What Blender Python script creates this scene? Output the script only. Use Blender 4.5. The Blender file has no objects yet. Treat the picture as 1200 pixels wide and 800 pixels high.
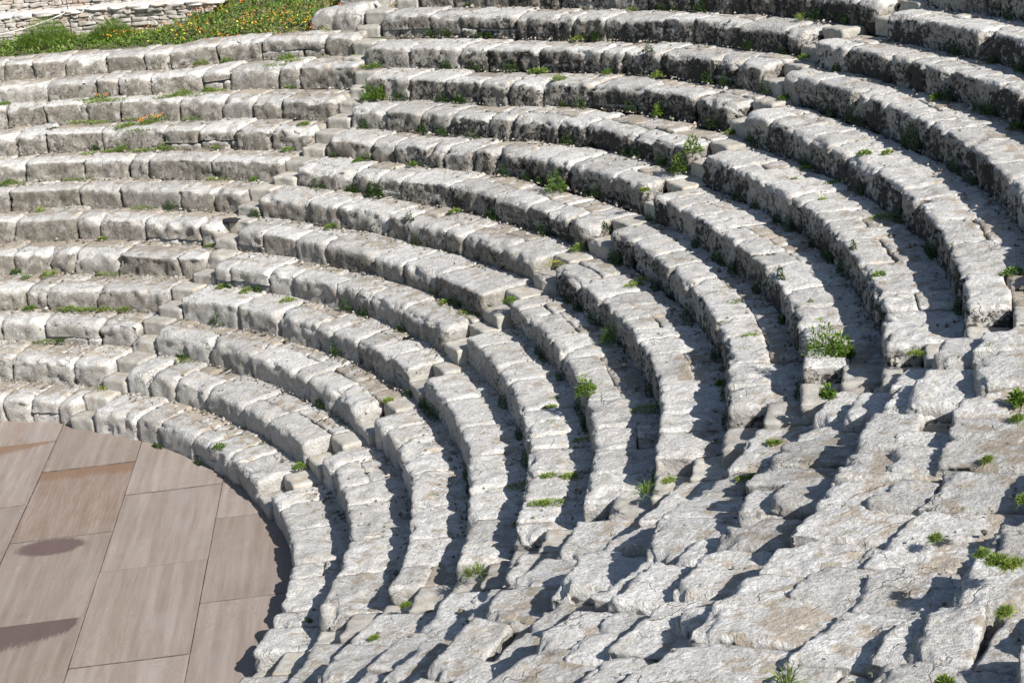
import bpy, math, random
import numpy as np
from mathutils import Vector, Matrix
PI = math.pi
SC = bpy.context.scene
COL = SC.collection

# ------------------------------------------------------------------ camera
F_PX = 2015.8
CAM = np.array([0.0, -22.2152, 9.4235]); YAW, PITCH, ROLL = 1.0124, -0.3179, -0.0993
fw = Vector((math.cos(PITCH)*math.cos(YAW), math.cos(PITCH)*math.sin(YAW), math.sin(PITCH)))
r0 = Vector((math.sin(YAW), -math.cos(YAW), 0)); u0 = r0.cross(fw)
rt = r0*math.cos(ROLL) + u0*math.sin(ROLL); up = -r0*math.sin(ROLL) + u0*math.cos(ROLL)
cd = bpy.data.cameras.new('camera'); cam = bpy.data.objects.new('camera', cd); COL.objects.link(cam)
M = Matrix(((rt.x, up.x, -fw.x, CAM[0]), (rt.y, up.y, -fw.y, CAM[1]), (rt.z, up.z, -fw.z, CAM[2]), (0, 0, 0, 1)))
cam.matrix_world = M
cd.sensor_width = 36; cd.lens = 36*F_PX/1200; cd.clip_start = 0.1; cd.clip_end = 2000
SC.camera = cam

# ------------------------------------------------------------------ light
SUN_AZ, SUN_EL = math.radians(276), math.radians(37.5)
wd = bpy.data.worlds.new('World'); SC.world = wd; wd.use_nodes = True
nt = wd.node_tree; nt.nodes.clear()
sky = nt.nodes.new('ShaderNodeTexSky'); sky.sky_type = 'NISHITA'; sky.sun_disc = False
sky.sun_elevation = SUN_EL; sky.sun_rotation = PI/2 - SUN_AZ
sky.altitude = 300
bg = nt.nodes.new('ShaderNodeBackground'); bg.inputs['Strength'].default_value = 0.073
wo = nt.nodes.new('ShaderNodeOutputWorld')
nt.links.new(sky.outputs[0], bg.inputs[0]); nt.links.new(bg.outputs[0], wo.inputs[0])
sl = bpy.data.lights.new('sun', 'SUN'); sl.energy = 4.9; sl.angle = math.radians(0.53); sl.color = (1.0, 0.97, 0.925)
so = bpy.data.objects.new('sun', sl); COL.objects.link(so)
sd = Vector((math.cos(SUN_EL)*math.cos(SUN_AZ), math.cos(SUN_EL)*math.sin(SUN_AZ), math.sin(SUN_EL)))
so.rotation_euler = sd.to_track_quat('Z', 'Y').to_euler(); so.location = (0, 0, 40)
SC.view_settings.view_transform = 'Standard'; SC.view_settings.look = 'None'
SC.view_settings.exposure = 0.69; SC.view_settings.gamma = 1.0

# ------------------------------------------------------------------ vectorised value noise
def _h(ix, iy, iz, seed):
    n = (ix*np.uint32(374761393)) ^ (iy*np.uint32(668265263)) ^ (iz*np.uint32(2147483647 - 1274126177)) ^ np.uint32(seed*2654435 & 0xffffffff)
    n = (n ^ (n >> np.uint32(13)))*np.uint32(1274126177)
    n ^= n >> np.uint32(16)
    return (n & np.uint32(0xffffff)).astype(np.float32)/np.float32(8388607.5) - np.float32(1)
def noise(P, scale, seed=0):
    Q = (P*scale + 517.3).astype(np.float32)
    f = np.floor(Q); t = Q - f; t = t*t*(3 - 2*t); i = f.astype(np.int64).astype(np.uint32)
    x, y, z = i[:, 0], i[:, 1], i[:, 2]; o = np.uint32(1)
    tx, ty, tz = t[:, 0], t[:, 1], t[:, 2]
    L = lambda a, b, w: a + (b - a)*w
    c00 = L(_h(x, y, z, seed), _h(x+o, y, z, seed), tx); c10 = L(_h(x, y+o, z, seed), _h(x+o, y+o, z, seed), tx)
    c01 = L(_h(x, y, z+o, seed), _h(x+o, y, z+o, seed), tx); c11 = L(_h(x, y+o, z+o, seed), _h(x+o, y+o, z+o, seed), tx)
    return L(L(c00, c10, ty), L(c01, c11, ty), tz)
np.seterr(over='ignore')
def sstep(a, b, x):
    t = np.clip((x - a)/(b - a), 0, 1); return t*t*(3 - 2*t)

# ------------------------------------------------------------------ materials
class NT:
    def __init__(s, name):
        s.m = bpy.data.materials.new(name); s.m.use_nodes = True
        s.t = s.m.node_tree; s.b = s.t.nodes['Principled BSDF']; s.pos = s.n('ShaderNodeNewGeometry').outputs['Position']
    def n(s, typ, **kw):
        o = s.t.nodes.new(typ)
        for k, v in kw.items():
            if k[0] == '_': setattr(o, k[1:], v)
            else: s.set(o.inputs[k], v)
        return o
    def set(s, sock, v):
        if isinstance(v, bpy.types.NodeSocket): s.t.links.new(v, sock)
        else: sock.default_value = v
    def noise(s, scale, detail=3, rough=.55, vec=None, dist=0):
        o = s.n('ShaderNodeTexNoise', Scale=scale, Detail=detail, Roughness=rough, Distortion=dist); s.set(o.inputs['Vector'], vec if vec is not None else s.pos)
        return o.outputs['Fac']
    def ramp(s, v, a, b, lo=0., hi=1.):
        o = s.n('ShaderNodeMapRange', _interpolation_type='SMOOTHSTEP'); s.set(o.inputs[0], v)
        for i, x in enumerate((a, b, lo, hi)): s.set(o.inputs[i+1], x)
        return o.outputs[0]
    def math(s, op, a, b=0.):
        o = s.n('ShaderNodeMath', _operation=op); s.set(o.inputs[0], a); s.set(o.inputs[1], b); return o.outputs[0]
    def mix(s, f, a, b, mode='MIX'):
        o = s.n('ShaderNodeMix', _data_type='RGBA', _blend_type=mode); s.set(o.inputs[0], f); s.set(o.inputs[6], a if isinstance(a, bpy.types.NodeSocket) else (*a, 1)); s.set(o.inputs[7], b if isinstance(b, bpy.types.NodeSocket) else (*b, 1))
        return o.outputs[2]
    def scaled(s, v):
        o = s.n('ShaderNodeMapping'); s.t.links.new(s.pos, o.inputs[0]); o.inputs['Scale'].default_value = v; return o.outputs[0]
    def bump(s, h, dist, strength=1., nrm=None):
        o = s.n('ShaderNodeBump', Strength=strength, Distance=dist); s.set(o.inputs['Height'], h)
        if nrm is not None: s.t.links.new(nrm, o.inputs['Normal'])
        return o.outputs[0]
    def fin(s, col, rough=.9, nrm=None, spec=.2):
        s.set(s.b.inputs['Base Color'], col if isinstance(col, bpy.types.NodeSocket) else (*col, 1)); s.set(s.b.inputs['Roughness'], rough)
        s.b.inputs['Specular IOR Level'].default_value = spec
        if nrm is not None: s.t.links.new(nrm, s.b.inputs['Normal'])
        return s.m

def limestone(name):
    m = NT(name)
    at = m.n('ShaderNodeAttribute', _attribute_name='mask'); sp = m.n('ShaderNodeSeparateColor'); m.t.links.new(at.outputs['Color'], sp.inputs[0])
    crust, stain, tint = sp.outputs[0], sp.outputs[1], sp.outputs[2]
    big = m.noise(1.6, 2); mid = m.noise(7, 4, .6); fine = m.noise(38, 4, .65); grit = m.noise(150, 2, .6)
    c = m.mix(m.ramp(mid, .35, .68), (.56, .553, .54), (.42, .408, .385))
    c = m.mix(m.ramp(fine, .44, .64, 0, .8), c, (.31, .297, .27))
    c = m.mix(m.ramp(m.noise(20, 3, .6, dist=.6), .55, .68, 0, .7), c, (.66, .655, .64))        # pale bloom
    c = m.mix(m.ramp(m.noise(4.2, 3, .6), .60, .72, 0, .45), c, (.56, .46, .34))                 # warm ochre patches
    c = m.mix(m.ramp(m.noise(3.1, 4, .7, dist=.4), .57, .66, 0, .45), c, (.30, .275, .24))       # grey-brown lichen films
    c = m.mix(m.ramp(big, .3, .75, 0, .22), c, (.40, .37, .33))
    # hollows where rain stands and leaves brown soil
    sn = m.noise(5.5, 4, .62)
    sf = m.math('MULTIPLY', m.ramp(m.math('ADD', m.math('MULTIPLY', stain, .24), sn), .62, .72), .8)
    c = m.mix(sf, c, m.mix(m.ramp(fine, .3, .7), (.25, .20, .145), (.37, .32, .255)))
    # small orange lichens, rare
    c = m.mix(m.ramp(m.noise(6.5, 3, .6, vec=m.scaled((1, 1.3, 1.1))), .755, .78, 0, .8), c, (.52, .27, .06))
    # grey-brown patina on the faces that were never rubbed clean
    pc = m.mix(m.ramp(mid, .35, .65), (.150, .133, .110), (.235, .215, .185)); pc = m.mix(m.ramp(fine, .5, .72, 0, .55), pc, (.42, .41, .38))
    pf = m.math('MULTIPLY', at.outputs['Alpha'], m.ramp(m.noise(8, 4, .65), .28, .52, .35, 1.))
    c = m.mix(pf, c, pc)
    # tint of the single stone
    c = m.mix(1., c, m.mix(tint, (.82, .805, .785), (1.14, 1.13, 1.115)), 'MULTIPLY')
    # pits and black crust
    pn = m.noise(16., 7, .78, dist=.3); p2 = m.noise(55, 3, .6)
    thr = m.math('MULTIPLY', m.math('MULTIPLY', crust, m.ramp(m.noise(2.6, 3, .6), .34, .62, .55, 1.2)), .235)
    bl = m.ramp(m.math('ADD', pn, thr), .665, .705)
    c = m.mix(m.math('MULTIPLY', bl, .93), c, (.035, .034, .03))
    pt = m.ramp(m.math('ADD', p2, m.math('MULTIPLY', crust, .055)), .66, .72)
    c = m.mix(m.math('MULTIPLY', pt, .75), c, (.07, .063, .052))
    # hairline cracks
    wv = m.n('ShaderNodeVectorMath', _operation='ADD'); m.t.links.new(m.pos, wv.inputs[0])
    nv = m.n('ShaderNodeTexNoise', Scale=3.5, Detail=4); m.t.links.new(m.pos, nv.inputs['Vector']); sv = m.n('ShaderNodeVectorMath', _operation='SCALE'); m.t.links.new(nv.outputs['Color'], sv.inputs[0]); sv.inputs['Scale'].default_value = .55
    m.t.links.new(sv.outputs[0], wv.inputs[1]); vo = m.n('ShaderNodeTexVoronoi', _feature='DISTANCE_TO_EDGE', Scale=1.7); m.t.links.new(wv.outputs[0], vo.inputs['Vector'])
    crk = m.math('MULTIPLY', m.ramp(vo.outputs['Distance'], .004, .020, 1., 0.), m.ramp(m.noise(2.2, 2), .52, .60))
    c = m.mix(m.math('MULTIPLY', crk, .35), c, (.10, .09, .07))
    hgt = m.math('ADD', m.math('MULTIPLY', m.noise(24, 6, .68), 1.), m.math('MULTIPLY', grit, .12))
    hgt = m.math('SUBTRACT', hgt, m.math('MULTIPLY', m.math('MAXIMUM', m.math('MAXIMUM', bl, pt), crk), .45))
    nrm = m.bump(hgt, .028, 1.)
    return m.fin(c, .93, nrm, .15)
M_STONE = limestone('limestone')

def dressed():
    m = NT('dressed_limestone'); at = m.n('ShaderNodeAttribute', _attribute_name='mask'); sp = m.n('ShaderNodeSeparateColor'); m.t.links.new(at.outputs['Color'], sp.inputs[0])
    c = m.mix(m.ramp(m.noise(9, 4, .6), .3, .7), (.46, .445, .41), (.33, .31, .275))
    c = m.mix(m.ramp(m.noise(45, 4, .65), .42, .72, 0, .6), c, (.27, .255, .225))
    c = m.mix(m.ramp(m.math('ADD', m.noise(6, 4, .6), m.math('MULTIPLY', sp.outputs[1], .1)), .56, .68, 0, .6), c, (.33, .265, .19))
    c = m.mix(m.ramp(m.math('ADD', m.noise(30, 4, .6), m.math('MULTIPLY', sp.outputs[0], .08)), .70, .76, 0, .8), c, (.06, .055, .05))
    c = m.mix(1., c, m.mix(sp.outputs[2], (.84, .83, .82), (1.12, 1.10, 1.06)), 'MULTIPLY')
    return m.fin(c, .92, m.bump(m.noise(40, 6, .7), .014, .7), .15)
M_STEP = dressed()

def simple(name, cols, scale=20, rough=.9, bumpd=.01):
    m = NT(name); c = m.mix(m.ramp(m.noise(scale, 4, .65), .3, .7), cols[0], cols[1])
    if len(cols) > 2: c = m.mix(m.ramp(m.noise(scale*.3, 3, .6), .5, .62), c, cols[2])
    return m.fin(c, rough, m.bump(m.noise(scale*2, 5, .7), bumpd, .8))
M_BED = simple('bedrock_soil', [(.10, .085, .062), (.22, .19, .15), (.13, .15, .07)], 18, .95, .03)
M_HILL = simple('hill_soil', [(.20, .16, .11), (.13, .15, .06), (.09, .12, .04)], 6, .95, .03)
M_RUBBLE = simple('rubble_stone', [(.44, .42, .38), (.28, .25, .215), (.37, .30, .25)], 9, .93, .02)
M_COPE = simple('coping_stone', [(.62, .60, .57), (.50, .47, .44), (.56, .46, .40)], 9, .93, .02)
M_ROPE = simple('white_rope', [(.62, .60, .56), (.5, .48, .45)], 60, .8, .004)
M_IRON = simple('rusty_iron', [(.07, .05, .045), (.13, .08, .06)], 40, .7, .004)
M_CLOTH = simple('dark_cloth', [(.018, .017, .02), (.035, .033, .036)], 60, .9, .01)

def leaf_mat(name, a, b, trans=.25):
    m = NT(name); oi = m.n('ShaderNodeObjectInfo')
    at = m.n('ShaderNodeAttribute', _attribute_name='mask'); sp = m.n('ShaderNodeSeparateColor'); m.t.links.new(at.outputs['Color'], sp.inputs[0])
    c = m.mix(sp.outputs[2], a, b)
    c = m.mix(1., c, m.mix(oi.outputs['Random'], (.8, .85, .8), (1.15, 1.1, 1.0)), 'MULTIPLY')
    m.fin(c, .55, None, .3)
    tr = m.n('ShaderNodeBsdfTranslucent'); m.set(tr.inputs[0], c); mx = m.n('ShaderNodeMixShader'); mx.inputs[0].default_value = trans
    out = m.t.nodes['Material Output']; m.t.links.new(m.b.outputs[0], mx.inputs[1]); m.t.links.new(tr.outputs[0], mx.inputs[2]); m.t.links.new(mx.outputs[0], out.inputs[0])
    return m.m
M_LEAF = leaf_mat('bright_leaf', (.075, .145, .02), (.17, .26, .045))
M_DARK = leaf_mat('dark_leaf', (.032, .065, .014), (.075, .13, .03), .15)
M_GRASS = leaf_mat('grass_blade', (.10, .17, .03), (.24, .30, .07))
M_YEL = leaf_mat('yellowing_leaf', (.20, .24, .04), (.36, .34, .09))
M_ORANGE = simple('orange_petal', [(.62, .16, .02), (.72, .27, .04)], 60, .6, .001)
M_YELLOW = simple('yellow_petal', [(.55, .44, .05), (.66, .56, .10)], 60, .6, .001)

def plywood():
    m = NT('weathered_plywood')
    oi = m.n('ShaderNodeObjectInfo'); tc = m.n('ShaderNodeTexCoord')
    mp = m.n('ShaderNodeMapping'); m.t.links.new(tc.outputs['Object'], mp.inputs[0]); mp.inputs['Scale'].default_value = (1, 1, 1)
    cx = m.n('ShaderNodeCombineXYZ'); m.set(cx.inputs[0], m.math('MULTIPLY', oi.outputs['Random'], 30.)); m.set(cx.inputs[1], m.math('MULTIPLY', oi.outputs['Random'], 71.))
    va = m.n('ShaderNodeVectorMath', _operation='ADD'); m.t.links.new(mp.outputs[0], va.inputs[0]); m.t.links.new(cx.outputs[0], va.inputs[1]); v = va.outputs[0]
    # rotary-cut figure: contour lines of a smooth field stretched along the sheet
    st = m.n('ShaderNodeMapping'); m.t.links.new(v, st.inputs[0]); st.inputs['Scale'].default_value = (.75, 1.9, 1)
    fld = m.noise(1.15, 2.5, .5, vec=st.outputs[0], dist=.3)
    fr = m.math('FRACT', m.math('MULTIPLY', fld, 46.)); lines = m.math('ABSOLUTE', m.math('SUBTRACT', m.math('MULTIPLY', fr, 2.), 1.))
    ln = m.ramp(lines, .15, .9)
    st2 = m.n('ShaderNodeMapping'); m.t.links.new(v, st2.inputs[0]); st2.inputs['Scale'].default_value = (.42, 6.5, 1)
    streak = m.noise(1.1, 5, .62, vec=st2.outputs[0])
    c = m.mix(m.ramp(streak, .3, .72), (.205, .163, .136), (.318, .272, .240))
    c = m.mix(m.ramp(m.noise(2.0, 3, .6, vec=v), .42, .70, 0, .55), c, (.275, .243, .218))
    fine = m.noise(90, 3, .6)
    c = m.mix(m.ramp(fine, .35, .7, 0, .22), c, (.27, .21, .165))
    lw = m.math('MULTIPLY', ln, m.ramp(m.noise(.9, 2, .5, vec=v), .38, .58, .12, .62))
    c = m.mix(lw, c, (.235, .185, .15))
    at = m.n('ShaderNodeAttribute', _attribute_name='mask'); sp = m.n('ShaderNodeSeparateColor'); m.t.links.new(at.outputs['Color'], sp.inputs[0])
    # damp and rust stains left where water has stood at the joints
    wetn = m.math('ADD', sp.outputs[0], m.math('MULTIPLY', m.math('SUBTRACT', m.noise(14, 4, .7, vec=st2.outputs[0]), .5), .95))
    wet = m.ramp(wetn, .44, .58)
    c = m.mix(m.math('MULTIPLY', wet, .85), c, (.108, .070, .064))
    rn = m.math('ADD', sp.outputs[1], m.math('MULTIPLY', m.math('SUBTRACT', m.noise(5, 5, .7, vec=st2.outputs[0]), .5), .9))
    c = m.mix(m.ramp(rn, .35, .8, 0, .72), c, (.185, .105, .055))
    c = m.mix(1., c, m.mix(oi.outputs['Random'], (.86, .835, .81), (1.06, 1.06, 1.07)), 'MULTIPLY')
    c = m.mix(m.math('MULTIPLY', m.ramp(sp.outputs[2], .25, 1.), m.ramp(m.noise(3, 4, .7), .3, .6, .15, .9)), c, (.055, .045, .038))  # shadow of the panel joints, painted as a dark line along the rims
    rg = m.ramp(wet, 0., 1., .82, .45)
    return m.fin(c, rg, m.bump(m.math('ADD', m.math('MULTIPLY', ln, .35), fine), .003, .5), .25)
M_PLY = plywood()

# ------------------------------------------------------------------ object helpers
def tagit(o, label=None, cat=None, group=None, kind=None):
    for k, v in (('label', label), ('category', cat), ('group', group), ('kind', kind)):
        if v: o[k] = v
    return o
def empty(name, loc, label=None, cat=None, group=None, kind=None):
    o = bpy.data.objects.new(name, None); o.empty_display_size = .2; COL.objects.link(o); o.location = loc
    return tagit(o, label, cat, group, kind)
def mesh_obj(name, V, Fq, mat, parent=None, mask=None, smooth=True, origin=None, Ft=None, mats=None, midx=None):
    """V (n,3) world coordinates, Fq (m,4) quads, Ft triangles; parent is an Empty or mesh without rotation."""
    V = np.asarray(V, np.float32)
    if origin is None: origin = (V.min(0) + V.max(0))/2
    origin = np.asarray(origin, np.float64)
    me = bpy.data.meshes.new(name); L = (V - origin).astype(np.float32)
    me.vertices.add(len(V)); me.vertices.foreach_set('co', L.ravel())
    nq = 0 if Fq is None else len(Fq); ntr = 0 if Ft is None else len(Ft)
    idx = np.concatenate([np.asarray(x, np.int32).ravel() for x in (Fq, Ft) if x is not None])
    me.loops.add(len(idx)); me.loops.foreach_set('vertex_index', idx)
    me.polygons.add(nq + ntr)
    st = np.concatenate([np.arange(nq)*4, nq*4 + np.arange(ntr)*3]).astype(np.int32)
    me.polygons.foreach_set('loop_start', st)
    me.polygons.foreach_set('use_smooth', np.full(nq + ntr, smooth))
    if mask is not None:
        a = me.attributes.new('mask', 'FLOAT_COLOR', 'POINT'); m4 = np.zeros((len(V), 4), np.float32); m4[:, :mask.shape[1]] = mask; a.data.foreach_set('color', m4.ravel())
    for mm in (mats or [mat]): me.materials.append(mm)
    if midx is not None: me.polygons.foreach_set('material_index', np.asarray(midx, np.int32))
    me.update(calc_edges=True); me.validate()
    o = bpy.data.objects.new(name, me); COL.objects.link(o)
    if parent is not None:
        o.parent = parent; pl = np.array(parent['_w']) if '_w' in parent else np.array(parent.location)
        o.location = Vector(origin - pl)
    else: o.location = Vector(origin)
    return o

_lat = {}
def box_lattice(nx, ny, nz, back=True, bottom=False):
    key = (nx, ny, nz, back, bottom)
    if key in _lat: return _lat[key]
    idx = -np.ones((nx+1, ny+1, nz+1), np.int32); quads = []
    def add(A): quads.append(A.reshape(-1, 4, 3))
    def grid(n, m, f, flip):
        i, j = np.meshgrid(np.arange(n), np.arange(m), indexing='ij')
        c = [f(i, j), f(i+1, j), f(i+1, j+1), f(i, j+1)]
        if flip: c = c[::-1]
        add(np.stack([np.stack(q, -1) for q in c], 2))
    z0 = lambda a, b: (a, b, np.zeros_like(a)); z1 = lambda a, b: (a, b, np.full_like(a, nz))
    grid(nx, ny, z1, False)
    if bottom: grid(nx, ny, z0, True)
    grid(nx, nz, lambda a, b: (a, np.zeros_like(a), b), False)
    if back: grid(nx, nz, lambda a, b: (a, np.full_like(a, ny), b), True)
    grid(ny, nz, lambda a, b: (np.zeros_like(a), a, b), True)
    grid(ny, nz, lambda a, b: (np.full_like(a, nx), a, b), False)
    Q = np.concatenate(quads); flat = (Q[..., 0]*(ny+1) + Q[..., 1])*(nz+1) + Q[..., 2]
    u, inv = np.unique(flat, return_inverse=True)
    g = np.stack([u//((ny+1)*(nz+1)), (u//(nz+1)) % (ny+1), u % (nz+1)], -1).astype(np.float32)/np.array([nx, ny, nz], np.float32)
    _lat[key] = (g, inv.reshape(-1, 4).astype(np.int32)); return _lat[key]

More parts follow.
